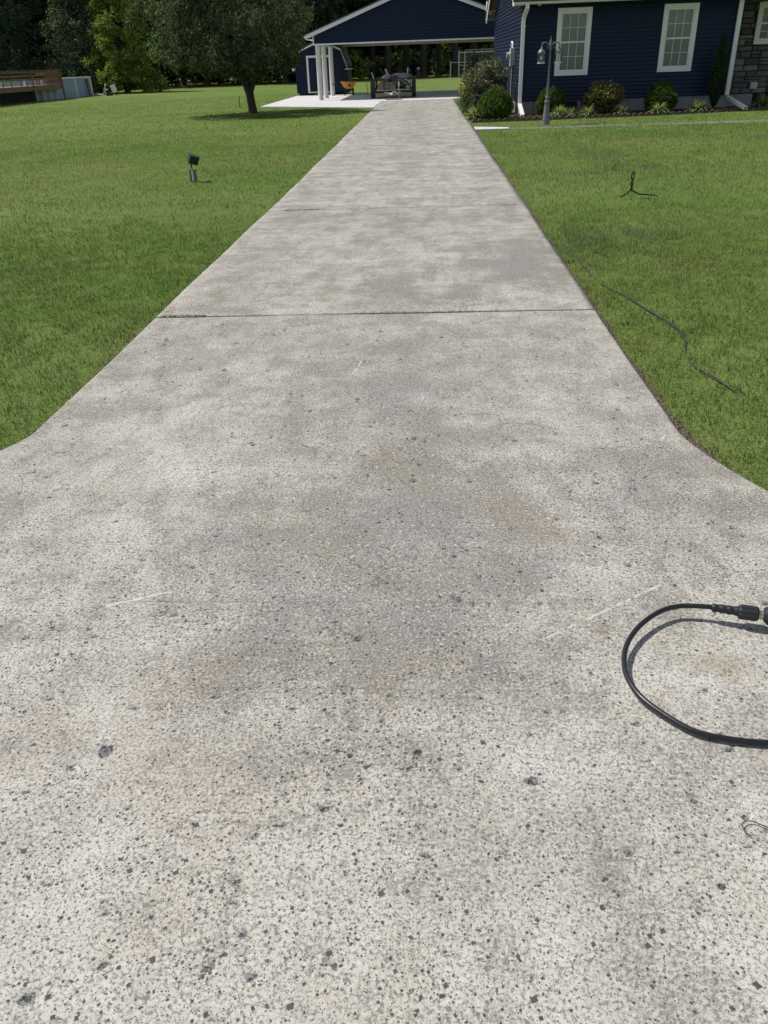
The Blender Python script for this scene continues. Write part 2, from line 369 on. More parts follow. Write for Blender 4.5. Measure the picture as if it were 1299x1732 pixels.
M['brass'] = pm('worn_brass', (0.55, 0.46, 0.30), 0.35, 0.1, 40, metal=0.9)
M['orange'] = pm('orange_poly_tray', (0.62, 0.27, 0.04), 0.45, 0.10, 5, dirt=(0.33, 0.17, 0.07, 0.35))
M['wood_brown'] = wood_mat('brown_deck_wood', (0.30, 0.19, 0.13), (0.17, 0.105, 0.072), 1)
M['deck_shade'] = wood_mat('under_deck_shade', (0.020, 0.015, 0.012), (0.010, 0.008, 0.007), 2)  # shade beneath the deck put into a near-black board colour
M['wood_junk'] = wood_mat('old_board_wood', (0.42, 0.35, 0.28), (0.21, 0.165, 0.125), 0)
M['rust'] = pm('rusty_steel', (0.17, 0.085, 0.05), 0.85, 0.35, 9, dirt=(0.05, 0.035, 0.03, 0.7), bump=0.4)
M['blue_box'] = pm('pale_blue_plastic', (0.28, 0.40, 0.46), 0.5, 0.08, 6)
M['tarp'] = pm('grey_tarp', (0.34, 0.35, 0.36), 0.55, 0.2, 4, bump=0.3, bscale=25)
M['poolwall'] = pm('blue_white_pool_wall', (0.33, 0.41, 0.53), 0.5, 0.05, 1.5, stretch=(1, 1, 0.2), dirt=(0.25, 0.30, 0.38, 0.3))
M['bark'] = pm('tree_bark', (0.060, 0.048, 0.038), 0.95, 0.35, 7, bump=0.9, bscale=22, stretch=(1, 1, 0.3))
M['edging'] = pm('brown_scalloped_edging', (0.10, 0.072, 0.052), 0.85, 0.3, 12, dirt=(0.20, 0.17, 0.13, 0.5), bump=0.3)
M['lens'] = pm('dark_lens', (0.014, 0.016, 0.018), 0.15, 0.1, 10)
M['twig'] = pm('dry_twig', (0.12, 0.115, 0.06), 0.9, 0.3, 60)
M['terracotta'] = pm('terracotta', (0.36, 0.15, 0.08), 0.8, 0.15, 8)
M['bulb'] = pm('frosted_bulb', (0.8, 0.8, 0.76), 0.3, 0.02, 5)
M['green_plastic'] = pm('dark_spotlight_paint', (0.022, 0.026, 0.026), 0.4, 0.2, 12, dirt=(0.10, 0.11, 0.09, 0.3))
M['grey_block'] = pm('grey_junction_box', (0.16, 0.175, 0.175), 0.6, 0.15, 15)
M['water'] = pm('pool_water', (0.05, 0.16, 0.22), 0.05, 0.1, 2)
stone_mats = [pm('field_stone_' + n, c, 0.9, 0.25, 9, bump=0.6, bscale=30) for n, c in
              (('grey', (0.150, 0.148, 0.148)), ('brown', (0.125, 0.112, 0.104)), ('pale', (0.22, 0.215, 0.21)), ('dark', (0.08, 0.08, 0.085)))]

# ------------------------------------------------------------------ ground
def dl(y):  # driveway left edge
    y = np.asarray(y, float)
    return -1.91 - 0.004 * np.sin(y * 2.3) - 0.004 * np.sin(y * 0.9 + 1) - 0.9 * np.clip(3.4 - y, 0, 9) ** 1.6 - 0.12 * np.clip((y - 12) / 25, 0, 1)
def dr(y):
    y = np.asarray(y, float)
    return 1.125 + 0.004 * np.sin(y * 1.9 + 2) + 0.005 * np.sin(y * 0.7) + 0.42 * np.clip(3.35 - y, 0, 9) ** 1.5 - 0.05 * np.clip((y - 8) / 25, 0, 1)

lawn = MB().add([(-260, -30, -0.03), (260, -30, -0.03), (260, 420, -0.03), (-260, 420, -0.03)], [(0, 1, 2, 3)]).build('lawn', M['lawn']); lawn['kind'] = 'structure'

# soil strips showing along the edges of the driveway
ys = np.concatenate([np.arange(-1, 8, 0.06), np.arange(8, 37, 0.25)])
V = []; F = []
for side in (0, 1):
    n0 = len(V)
    for y in ys:
        e = float(dl(y) if side == 0 else dr(y)); s_ = -1 if side == 0 else 1
        w = 0.015 + (0.03 if side == 0 else 0.09) * float(fnoise(y, side * 9.0, 2.3, 31)) ** 2
        V += [(e - s_ * 0.05, y, -0.024), (e + s_ * w, y, -0.024)]
    F += [(n0 + 2 * i, n0 + 2 * i + 2, n0 + 2 * i + 3, n0 + 2 * i + 1) for i in range(len(ys) - 1)]
soil = MB().add(V, F).build('bare_soil', M['soil']); soil['kind'] = 'structure'

# driveway: slabs with open joints
drive = empty('driveway', label='long worn grey concrete driveway running to the carport', kind='structure')
MB().box(-1.85, 1.05, 0.5, 38.0, -0.06, -0.021).build('driveway_base', M['soil'], drive)
PITS = [(-0.827, 1.395, .026), (-0.894, 1.34, .012), (-0.757, 0.788, .022), (-0.348, 0.842, .013), (-0.369, 0.92, .013), (-0.375, 0.887, .011), (-0.412, 1.037, .009),
        (-0.319, 0.975, .010), (-0.341, 1.269, .011), (-0.034, 1.404, .016), (-0.028, 0.886, .008), (0.069, 1.402, .012), (0.081, 2.06, .020), (0.084, 2.303, .016),
        (-0.215, 1.849, .019), (0.528, 1.514, .014), (-0.59, 1.596, .012), (-0.063, 3.287, .022), (-0.065, 2.873, .020), (-0.396, 1.153, .014), (-0.684, 0.976, .008),
        (-0.43, 0.851, .010), (0.673, 2.837, .016), (0.617, 2.954, .013), (-0.297, 1.481, .009), (0.258, 1.685, .011), (-0.624, 2.443, .013), (-0.572, 0.792, .007),
        (0.242, 1.322, .018), (0.71, 1.23, .013), (-0.80, 0.93, .007), (0.15, 0.80, .008)]
pr = np.random.default_rng(3)
for _ in range(300):
    y = 0.75 + 4.4 * pr.random() ** 1.4; PITS.append((-1.8 + 2.9 * pr.random(), y, 0.004 + 0.009 * pr.random() ** 2.2 + 0.0014 * y))
STAINS = [(-0.1, 3.6, .28, .9, .26), (0.0, 2.3, .35, .8, .24), (-.15, 1.75, .4, .5, .22), (0.35, 2.9, .2, .5, .16), (1.1, 2.8, .2, .3, .22), (-0.35, 12, .22, 9, .10), (-1.55, 7, .18, 3, .18), (0.85, 14, .2, 6, .12),
          (-0.45, 2.15, .55, .45, .30), (-0.72, 2.45, .35, .12, .28), (-0.05, 2.95, .10, .28, .30), (-0.35, 3.9, .5, .8, .24), (0.35, 2.6, .5, .5, .16), (0.9, 3.0, .25, .6, .22),
          (0.45, 1.45, .35, .3, .10), (-0.5, 1.55, .4, .3, .20), (-1.2, 4.9, .5, .25, .20), (0.3, 4.6, .6, .3, .14), (-1.35, 4.0, .2, .5, .15), (-0.15, 1.7, .5, .2, .14),
          (0.60, 6.6, .40, .50, .55), (0.95, 7.3, .35, .45, .50), (-0.25, 6.05, .18, .4, .45), (0.22, 5.75, .25, .16, .26), (-1.0, 9.2, .7, .4, .25), (-0.4, 8.6, .3, .3, .20), (0.6, 9.0, .5, .3, .22),
          (0.2, 5.62, 1.0, .05, .12), (-0.2, 11.0, 1.5, .35, .16), (0.2, 12.8, 1.2, .3, .2), (-0.6, 15.5, 1.0, .6, .22), (-0.3, 19.5, .5, 2.0, .16), (-0.4, 27, .35, 6, .18)]
PALE = [(-1.15, 3.2, .35, 1.0, .55), (-0.2, 10.8, .8, .25, .8), (0.7, 11.6, .4, .3, .9), (-.6, 12.5, .5, .3, .6), (.2, 12.9, .5, .2, .8), (-.9, 8.2, .35, .4, .5), (-0.1, 7.2, .3, .5, .4), (0.2, 16, .7, .5, .5),
        (-0.78, 1.33, .13, .20, .9), (-0.85, 1.55, .15, .12, .7), (0.62, 1.75, .3, .15, .4), (-1.35, 2.6, .35, .5, .5), (-1.3, 3.4, .4, .35, .4), (0.5, 3.6, .5, .5, .35), (0.75, 1.0, .2, .15, .5)]

def grid_slab(y0, y1, nu, rows, near, seed):
    u = np.linspace(0, 1, nu); yy = np.asarray(rows)
    U, Y = np.meshgrid(u, yy); wl = dl(Y); wr = dr(Y); X = wl + (wr - wl) * U
    n = fnoise(X, Y, 1.5, seed); Z = 0.006 * (n - 0.5) + 0.0015 * (fnoise(X, Y, 14, seed + 9) - 0.5)
    Yj = Y + (0.010 * (vnoise(X, Y * 0, 3.0, seed) - 0.5) * np.clip(1 - np.minimum(Y - y0, y1 - Y) / 0.08, 0, 1))
    pit = np.zeros_like(X)
    if near:
        ang = fnoise(X, Y, 90, 41, 2); ang2 = fnoise(X, Y, 35, 43, 2)
        for (px, py, r) in PITS:
            R_ = r * 2.2; ri = np.where((yy > py - R_) & (yy < py + R_))[0]
            if not len(ri): continue
            sl_ = slice(ri[0], ri[-1] + 1)
            d = np.hypot(X[sl_] - px, Y[sl_] - py) / r * (0.62 + 0.5 * ang[sl_] + 0.35 * ang2[sl_])
            p_ = np.clip(1.25 - d, 0, 1); pit[sl_] = np.maximum(pit[sl_], p_ * p_ * (3 - 2 * p_))
        Z = Z - 0.011 * pit * (0.6 + 0.8 * ang) * np.clip(pit * 2, 0, 1)
    st = np.zeros_like(X); pa = np.zeros_like(X)
    wx = X + 0.25 * (fnoise(X, Y, 3, 51) - 0.5); wy = Y + 0.35 * (fnoise(X, Y, 3, 57) - 0.5)
    for (cx, cy, sx, sy, a) in STAINS: st += a * (0.62 if near else 1.0) * np.exp(-((wx - cx) / sx) ** 2 - ((wy - cy) / sy) ** 2)
    for (cx, cy, sx, sy, a) in PALE: pa += a * np.exp(-((wx - cx) / sx) ** 2 - ((wy - cy) / sy) ** 2)
    st = st * (0.15 + 1.7 * fnoise(X, Y, 4, 61, 5)) - 0.25 * pa
    st = st + (0.14 if not near else 0.02 + 0.24 * np.clip((Y - 1.15) / 1.3, 0, 1))
    ru = 0.9 * np.exp(-((wx - 0.83) / 0.10) ** 2 - ((wy - 1.80) / 0.05) ** 2)
    Zt = Z.copy()
    # rounded arrises
    e = np.minimum(np.minimum((X - wl), (wr - X)), np.minimum(Y - y0, y1 - Y)); Zt -= 0.007 * np.clip(1 - e / 0.014, 0, 1) ** 2
    nr, nc = X.shape
    V = np.stack([X, Yj, Zt], -1).reshape(-1, 3)
    idx = np.arange(nr * nc).reshape(nr, nc)
    F = np.stack([idx[:-1, :-1], idx[:-1, 1:], idx[1:, 1:], idx[1:, :-1]], -1).reshape(-1, 4)
    loop = np.concatenate([idx[0, :], idx[1:, -1], idx[-1, -2::-1], idx[-2:0:-1, 0]])
    Vb = V[loop].copy(); Vb[:, 2] = -0.10; b = np.arange(len(loop)) + len(V); b2 = np.roll(b, -1); l2 = np.roll(loop, -1)
    F = np.concatenate([F, np.stack([loop, b, b2, l2], -1)]); V = np.concatenate([V, Vb])
    ob = np_mesh('concrete_slab', V, F, 4, M['concrete_near'] if near else M['concrete'], drive)
    sm = np.ones(len(F), bool); sm[-len(loop):] = False; ob.data.polygons.foreach_set('use_smooth', sm)
    z = np.zeros(len(loop))
    for nm, arr in (('stain', st), ('pale', pa), ('pit', pit), ('rust', ru)):
        if not near and nm != 'stain': continue
        a = ob.data.attributes.new(nm, 'FLOAT', 'POINT'); a.data.foreach_set('value', np.clip(np.concatenate([arr.ravel(), z]), -1, 1.2).astype(np.float32))
    return ob

r1 = [-0.6, -0.2, 0.2, 0.5]; y = 0.66
while y < 5.345: r1.append(y); y += 0.0058 + max(0, y - 1.4) * 0.0050
grid_slab(-0.6, 5.35, 470, r1 + [5.35], True, 11)
joints = [5.362, 9.78, 13.75, 17.6, 21.3, 25.8, 30.2, 34.4, 38.2]
for i in range(len(joints) - 1):
    a, b = joints[i] + (0.003 if i == 0 else 0.013), joints[i + 1] - 0.013
    m = max(8, int((b - a) / (0.05 if i == 0 else 0.10))); rows = np.concatenate([[a, a + 0.007, a + 0.014], np.linspace(a + 0.03, b - 0.03, m), [b - 0.014, b - 0.007, b]])
    grid_slab(a, b, 90 if i == 0 else 50, rows, False, 20 + i)

pad = MB().prism([(-7.05, 36.9, 0.0), (-2.04, 33.0, 0.0), (-2.035, 38.21, 0.0), (1.08, 38.21, 0.0), (2.6, 38.4, 0.0), (2.6, 49.2, 0.0), (-4.1, 49.2, 0.0), (-4.1, 47.9, 0.0), (-7.1, 47.9, 0.0)], (0, 0, -0.12)).build('carport_pad', M['pad'])
pad['kind'] = 'structure'
wk = MB().prism([(1.14, 22.0, -0.004), (1.14, 21.1, -0.004), (1.95, 21.1, -0.004), (1.95, 21.5, -0.004)], (0, 0, -0.08)).build('walkway', M['pad']); wk['kind'] = 'structure'
wk = MB().prism([(1.956, 21.6, -0.024), (1.956, 21.0, -0.024), (5.2, 20.95, -0.024), (14, 20.7, -0.024), (14, 21.4, -0.024), (5.2, 21.6, -0.024)], (0, 0, -0.08)).build('walkway', M['walk']); wk['kind'] = 'structure'
EDGE = [(1.16, 23.69), (1.84, 23.81), (2.32, 23.82), (2.8, 23.83), (4.42, 24.08), (5.37, 24.15), (6.21, 24.30), (7.37, 24.55), (8.48, 25.0), (9.52, 25.27), (12.5, 25.9)]
bed = MB().prism([(x, y, -0.012) for x, y in EDGE] + [(12.5, 27.2, -0.012), (2.3, 27.2, -0.012), (2.3, 36, -0.012), (1.10, 36, -0.012)], (0, 0, -0.1)).build('planting_bed', M['mulch']); bed['kind'] = 'structure'

# ------------------------------------------------------------------ house
SID = 0.1016
def siding(parent, rows, mat, origin, along, normal, name='siding_board', exposure=SID):
    """lap boards; rows = [(z, [(t0,t1) or (t0b,t1b,t0t,t1t)])] in wall coords (t along, z up), built proud of the wall"""
    A = Vector(along); N = Vector(normal); O = Vector(origin)
    for z, segs in rows:
        for sg in segs:
            if len(sg) == 2: a0, b0, a1, b1 = sg[0], sg[1], sg[0], sg[1]
            else: a0, b0, a1, b1 = sg
            h = exposure
            if b0 - a0 < 0.02 and b1 - a1 < 0.02: continue
            v = []
            for (ta, tb, zz, d) in ((a0, b0, z + 0.002, 0.004), (a0, b0, z + 0.001, 0.027), (a0 if len(sg) == 2 else a0 + (a1 - a0) * .12, b0 if len(sg) == 2 else b0 + (b1 - b0) * .12, z + 0.012, 0.029), (a1, b1, z + h - 0.011, 0.007)):
                for tt in (ta, tb):
                    v.append(O + A * tt + N * d + Vector((0, 0, zz)))
            MB().add(v, [(0, 1, 3, 2), (2, 3, 5, 4), (4, 5, 7, 6), (0, 2, 4, 6), (1, 7, 5, 3), (0, 6, 7, 1)]).build(name, mat, parent)

def subtract(seg, cuts):
    out = [seg]
    for c0, c1 in cuts:
        nx = []
        for a, b in out:
            if c1 <= a or c0 >= b: nx.append((a, b)); continue
            if c0 > a: nx.append((a, c0))
            if c1 < b: nx.append((c1, b))
        out = nx
    return out

house = empty('house', (0, 0, 0), label='navy blue house with white trimmed windows and a grey stone end, beside the driveway', cat='house')
HY, HX, HB = 26.0, 2.66, 36.9
WIN = [(3.60, 4.54, 0.965, 2.605), (6.49, 7.43, 0.97, 2.60)]
# core walls
MB().box(HX + 0.02, 8.60, HY + 0.10, HB, 0.34, 2.95).box(8.60, 14.0, 27.12, HB, 0.34, 2.95).build('wall', M['navy_dark'], house)
# front wall skin behind the boards, with the window openings left open
skin = MB()
for zl, zh in ((0.34, 0.965), (0.965, 2.605), (2.605, 2.95)):
    for a, b in subtract((HX + 0.02, 8.60), [(w[0] + .05, w[1] - .05) for w in WIN] if 1.0 < (zl + zh) / 2 < 2.5 else []): skin.box(a, b, HY, HY + 0.098, zl, zh)
skin.build('wall_sheathing', M['navy_dark'], house)
rows = []
k = 0
while 0.35 + k * SID < 2.80:
    z = 0.35 + k * SID
    cuts = [(w[0] - 0.004, w[1] + 0.004) for w in WIN if z + SID > w[2] + 0.01 and z < w[3] - 0.01]
    rows.append((z, subtract((HX + 0.09, 8.50), cuts))); k += 1
siding(house, rows, M['navy'], (0, HY, 0), (1, 0, 0), (0, -1, 0))
rows = [(0.35 + k * SID, [(0.09, HB - HY)]) for k in range(26)]
for k in range(26, 60):
    z = 0.35 + k * SID; a = (z - 2.9) / 0.40; a2 = (z + SID - 2.9) / 0.40
    if a2 * 2 > HB - HY: break
    rows.append((z, [(max(a, 0) + .02, HB - HY - max(a, 0) - .02, max(a2, 0) + .02, HB - HY - max(a2, 0) - .02)]))
siding(house, rows, M['navy'], (HX, HY, 0), (0, 1, 0), (-1, 0, 0))
MB().prism([(HX + 0.02, HY, 2.9), (HX + 0.02, (HY + HB) / 2, 2.9 + 0.4 * (HB - HY) / 2), (HX + 0.02, HB, 2.9)], (0.1, 0, 0)).build('gable_wall', M['navy_dark'], house)
MB().box(HX - 0.03, HX + 0.085, HY - 0.032, HY - 0.0005, 0.33, 2.78).box(HX - 0.032, HX - 0.001, HY - 0.030, HY + 0.085, 0.33, 2.78).build('corner_trim', M['navy_dark'], house)
MB().box(8.505, 8.63, HY - 0.032, HY + 0.02, 0.33, 2.78).box(8.602, 8.634, HY + 0.021, 27.10, 0.33, 2.78).build('corner_trim', M['navy_dark'], house)
f = MB().box(HX + 0.035, 8.58, HY + 0.02, HY + 0.3, -0.3, 0.338).box(HX + 0.03, HX + 0.3, HY + 0.3, HB, -0.3, 0.338)
f.box(8.40, 9.62, 26.93, 27.2, -0.3, 0.30).box(9.62, 14, 27.1, 27.2, -0.3, 0.0); f.build('foundation', M['found'], house)
for bx in (3.06, 3.46, 5.0, 5.4, 5.8, 7.0, 7.6, 8.1):
    MB().box(bx, bx + 0.012, HY + 0.016, HY + 0.03, 0.0, 0.33).build('block_joint', M['mortar'], house)
# eaves, gutter, roof
MB().box(HX - 0.32, 14.2, HY - 0.46, HY + 0.02, 2.80, 2.83).build('soffit', M['white_dirty'], house)
g = MB(); gp = [(0, 0), (0.085, 0.0), (0.10, 0.05), (0.115, 0.06), (0.115, 0.115), (0.105, 0.115), (0.10, 0.07), (0.0, 0.012)]
MB().prism([(HX - 0.32, HY - 0.465 - a, 2.715 + b) for a, b in gp[:6]] + [(HX - 0.32, HY - 0.465, 2.83)], (11.8, 0, 0)).build('gutter', M['gutter'], house)
MB().box(HX - 0.32, 14.2, HY - 0.463, HY - 0.44, 2.70, 2.90).build('fascia', M['white'], house)
rz = 0.40; ym = (HY + HB) / 2
for s_, ya, yb in ((0, HY - 0.60, ym), (1, HB + 0.60, ym)):
    za = 2.9 - 0.46 * rz + 0.04; zb = 2.9 + (HB - HY) / 2 * rz + 0.06
    MB().prism([(HX - 0.36, ya, za), (HX - 0.36, yb, zb), (HX - 0.36, yb, zb + 0.06), (HX - 0.36, ya, za + 0.06)], (11.9, 0, 0)).build('roof', M['shingle'], house)
    y2 = HY - 0.44 if s_ == 0 else HB + 0.44
    MB().prism([(HX - 0.33, y2, za - 0.10), (HX - 0.33, yb, zb - 0.17), (HX - 0.33, yb, zb - 0.005), (HX - 0.33, y2, za + 0.05)], (0.03, 0, 0)).build('rake_board', M['white'], house)
MB().box(HX - 0.34, HX - 0.005, HB - 0.20, HB + 0.5, 3.04, 3.40).build('eave_return', M['white_dirty'], house)
MB().lathe([(0.0, -0.09), (0.035, -0.085), (0.045, -0.03), (0.03, 0.0)], (HX - 0.2, HB - 0.12, 3.04), 10).build('drip_cap', M['white'], house)
MB().box(HX - 0.325, HX - 0.005, HY - 0.44, HY - 0.036, 2.70, 2.798).build('eave_return', M['white'], house)

def window(w, name='window', y=HY, rowsn=4, cols=3, blind=True):
    x0, x1, z0, z1 = w; fr = 0.105
    o = MB()
    o.box(x0, x0 + fr, y - 0.055, y + 0.02, z0, z1).box(x1 - fr, x1, y - 0.055, y + 0.02, z0, z1)
    o.box(x0 + fr, x1 - fr, y - 0.055, y + 0.02, z1 - fr, z1).box(x0 + fr, x1 - fr, y - 0.062, y + 0.02, z0, z0 + fr)
    f_ = o.build(name, M['white'], house)
    a0, a1, b0, b1 = x0 + fr + 0.002, x1 - fr - 0.002, z0 + fr + 0.002, z1 - fr - 0.002
    i = MB(); t_ = 0.035
    for (p0, p1, q0, q1) in ((a0, a0 + t_, b0, b1), (a1 - t_, a1, b0, b1), (a0 + t_, a1 - t_, b1 - t_, b1), (a0 + t_, a1 - t_, b0, b0 + t_)): i.box(p0, p1, y - 0.036, y + 0.015, q0, q1)
    i.build('inner_frame', M['white'], f_)
    c0, c1, d0, d1 = a0 + t_ + 0.001, a1 - t_ - 0.001, b0 + t_ + 0.001, b1 - t_ - 0.001; zm = (d0 + d1) / 2
    MB().box(c0, c1, y - 0.026, y + 0.012, zm - 0.022, zm + 0.022).build('sash_rail', M['white'], f_)
    m = MB()
    for lo, hi in ((d0, zm - 0.023), (zm + 0.023, d1)):
        zc = (lo + hi) / 2
        xs = [c0 + (c1 - c0) * q / cols for q in range(1, cols)]
        for x in xs: m.box(x - 0.006, x + 0.006, y - 0.010, y + 0.004, lo, hi)
        ed = [c0] + xs + [c1]
        for q in range(cols): m.box(ed[q] + (0.006 if q else 0), ed[q + 1] - (0.006 if q < cols - 1 else 0), y - 0.010, y + 0.004, zc - 0.006, zc + 0.006)
        for q in range(cols):
            for e0, e1 in ((lo, zc - 0.009), (zc + 0.009, hi)):
                MB().box(ed[q] + 0.009, ed[q + 1] - 0.009, y + 0.005, y + 0.009, e0, e1).build('pane', M['glass'], f_)
    m.build('muntin', M['white'], f_)
    if blind:
        b = MB(); z = d0
        while z < d1:
            b.add([(c0, y + 0.030, z), (c1, y + 0.030, z), (c1, y + 0.036, z + 0.05), (c0, y + 0.036, z + 0.05)], [(0, 1, 2, 3)]); z += 0.05
        b.build('blind', M['blind'], f_)
    else: MB().box(c0, c1, y + 0.06, y + 0.07, d0, d1).build('curtain', M['dark'], f_)
    return f_
window(WIN[0]); window(WIN[1])

# crawl-space vent
v = MB().box(3.94, 4.32, HY - 0.006, HY + 0.0185, 0.09, 0.31).build('crawl_vent', M['dark'], house)
for q in range(4): MB().bar((3.96, HY - 0.014, 0.125 + q * 0.05), (4.30, HY - 0.014, 0.125 + q * 0.05), 0.016, 0.022).build('louver', M['black_metal'], v)

# downspouts
d = MB(); dw = 0.075
for a, b in (((2.70, HY - 0.52, 2.72), (2.70, HY - 0.50, 2.62)), ((2.70, HY - 0.50, 2.62), (2.655, HY - 0.09, 2.40)), ((2.655, HY - 0.09, 2.42), (2.655, HY - 0.09, 0.24))): d.bar(a, b, 0.10, dw, (0, 1, 0) if abs(a[2] - b[2]) > 1 else (0, 0, 1))
ds = d.build('downspout', M['gutter'], house)
MB().bar((2.655, HY - 0.09, 0.27), (2.63, 24.72, 0.035), 0.105, 0.08).build('outlet_spout', M['gutter'], ds)
for z in (0.6, 2.2): MB().box(2.595, 2.715, HY - 0.132, HY - 0.05, z, z + 0.025).build('strap', M['gutter'], ds)
ds = MB().bar((8.53, HY - 0.09, 2.72), (8.53, HY - 0.09, 0.33), 0.115, dw, (0, 1, 0)).build('downspout', M['gutter'], house)
for z in (0.75, 2.1): MB().box(8.467, 8.593, HY - 0.132, HY - 0.05, z, z + 0.025).build('strap', M['gutter'], ds)
ft = empty('downspout_extension', (8.52, 25.95, 0.0), label='loose white spout piece lying from the wall to the scalloped edging at the stone end', cat='spout')
e = MB(); A = Vector((0.02, -0.15, 0.28)); B = Vector((0.22, -1.15, 0.045))
ax = (B - A).normalized(); X_ = ax.cross(Vector((0, 0, 1))).normalized(); Y_ = X_.cross(ax)
def ring(p, w, h): return [p + X_ * (i * w / 2) + Y_ * (j * h / 2) for i, j in ((-1, -1), (1, -1), (1, 1), (-1, 1))]
vv = ring(A, .11, .08) + ring(B, .11, .08) + ring(B, .095, .065) + ring(A, .095, .065)
e.add(vv, [(i, (i + 1) % 4, 4 + (i + 1) % 4, 4 + i) for i in range(4)] + [(4 + i, 4 + (i + 1) % 4, 8 + (i + 1) % 4, 8 + i) for i in range(4)] + [(8 + i, 8 + (i + 1) % 4, 12 + (i + 1) % 4, 12 + i) for i in range(4)])
e.build('spout_tube', M['gutter'], ft)
MB().bar(B - ax * 0.02, B, 0.122, 0.092).build('end_lip', M['gutter'], ft) if False else None

# stone end wall: every stone is a piece
MB().box(8.64, 14.0, 27.02, 27.118, 0.301, 2.95).build('stone_backing', M['mortar'], house)
W3 = (9.38, 10.34, 1.565, 2.60)
sr = random.Random(5)
protos = []
def stone_mesh(w, h, d):
    bm = bmesh.new(); n = sr.choice((5, 6, 7, 8)); ring_ = []
    corners = [(-1, -1), (1, -1), (1, 1), (-1, 1)]
    pts = []
    for (a, b) in corners:
        c = sr.uniform(0.06, 0.28)
        if sr.random() < 0.6: pts += [(a * (1 - c * 0.6) if a * b > 0 else a, b if a * b > 0 else b * (1 - c)), (a if a * b > 0 else a * (1 - c * 0.6), b * (1 - c) if a * b > 0 else b)]
        else: pts.append((a * (1 - c * 0.25), b * (1 - c * 0.25)))
    pts = sorted(pts, key=lambda q: math.atan2(q[1], q[0]))
    back = [bm.verts.new((x * w / 2, 0, z * h / 2)) for x, z in pts]
    mid = [bm.verts.new((x * w / 2, -d * 0.6 * sr.uniform(0.8, 1.1), z * h / 2)) for x, z in pts]
    fr = [bm.verts.new((x * w / 2 * 0.84, -d * sr.uniform(0.8, 1.15), z * h / 2 * 0.8)) for x, z in pts]
    m = len(pts)
    for i in range(m):
        j = (i + 1) % m
        bm.faces.new((back[i], back[j], mid[j], mid[i])); bm.faces.new((mid[i], mid[j], fr[j], fr[i]))
    bm.faces.new(fr)
    bmesh.ops.recalc_face_normals(bm, faces=bm.faces)
    me = bpy.data.meshes.new('stone'); bm.to_mesh(me); bm.free(); return me
z = 0.315
while z < 2.82:
    h = sr.choice((0.10, 0.13, 0.15, 0.18)); x = 8.645 - sr.uniform(0, 0.12)
    while x < 11.6:
        w = sr.choice((0.13, 0.20, 0.27, 0.34, 0.42)); xe = x + w
        inw = z + h > W3[2] + 0.02 and z < W3[3] - 0.02
        xa, xb = max(x, 8.645), xe
        if inw and xb > W3[0] and xa < W3[1]:
            if xa < W3[0] - 0.08: xb = W3[0] - 0.006
            elif xb > W3[1] + 0.08: xa = W3[1] + 0.006
            else: x = xe; continue
        parts = [(z, h)] if sr.random() < 0.75 or h < 0.14 else [(z, h * 0.52), (z + h * 0.52, h * 0.48)]
        for zz, hh in parts:
            if xb - xa > 0.05:
                m = stone_mesh(xb - xa - 0.016, hh - 0.014, sr.uniform(0.035, 0.075)); mt = sr.choice((0, 0, 1, 1, 2, 3))
                m.materials.append(stone_mats[mt]); o = link('stone', m, None, house, ((xa + xb) / 2, 27.019, zz + hh / 2))
        x = xe
    z += h
window(W3, y=26.97, blind=False)
MB().box(9.63, 13.9, 27.06, 27.099, 0.0, 0.30).build('crawl_vent', M['dark'], house)
tag(MB().box(9.50, 9.70, 26.90, 26.965, 0.43, 0.60).box(9.52, 9.68, 26.885, 26.8995, 0.45, 0.58).build('outlet_cover', M['grey_box']), 'small pale outlet cover box fixed low on the stone wall', 'outlet box')

# electric meter
mt = empty('electric_meter', (HX - 0.026, 27.95, 0), label='grey electric meter box with conduit on the navy side wall', cat='electric meter')
MB().box(-0.13, -0.001, -0.17, 0.17, 1.24, 1.70).build('meter_box', M['grey_box'], mt)
MB().cyl((-0.1305, 0, 1.52), (-0.16, 0, 1.52), 0.10, 16).cyl((-0.1605, 0, 1.52), (-0.24, 0, 1.52), 0.085, 16).build('meter_dome', M['grey_metal'], mt)
MB().tube([(-0.05, 0, 1.23), (-0.05, 0, 0.7), (-0.05, 0, -0.05)], 0.032, 10).build('conduit', M['grey_metal'], mt)
MB().tube([(-0.05, 0.05, 1.705), (-0.05, 0.05, 1.80), (-0.06, 0.10, 1.86), (-0.07, 0.22, 1.87), (-0.07, 0.30, 1.80), (-0.05, 0.32, 1.55)], 0.028, 10).build('service_elbow', M['white'], mt)
sl_ = empty('security_light', (3.06, HY - 0.20, 2.80), label='small white flood light under the house eave above the lamp post', cat='flood light')
MB().cyl((0, 0, -0.001), (0, 0, -0.03), 0.05, 12).build('mount_plate', M['white'], sl_)
MB().tube([(0, 0, -0.031), (0, -0.03, -0.07)], 0.015, 8).lathe([(0.0, 0.02), (0.03, 0.015), (0.05, -0.04), (0.0, -0.035)], (0, -0.04, -0.09), 12).build('lamp_head', M['white'], sl_)

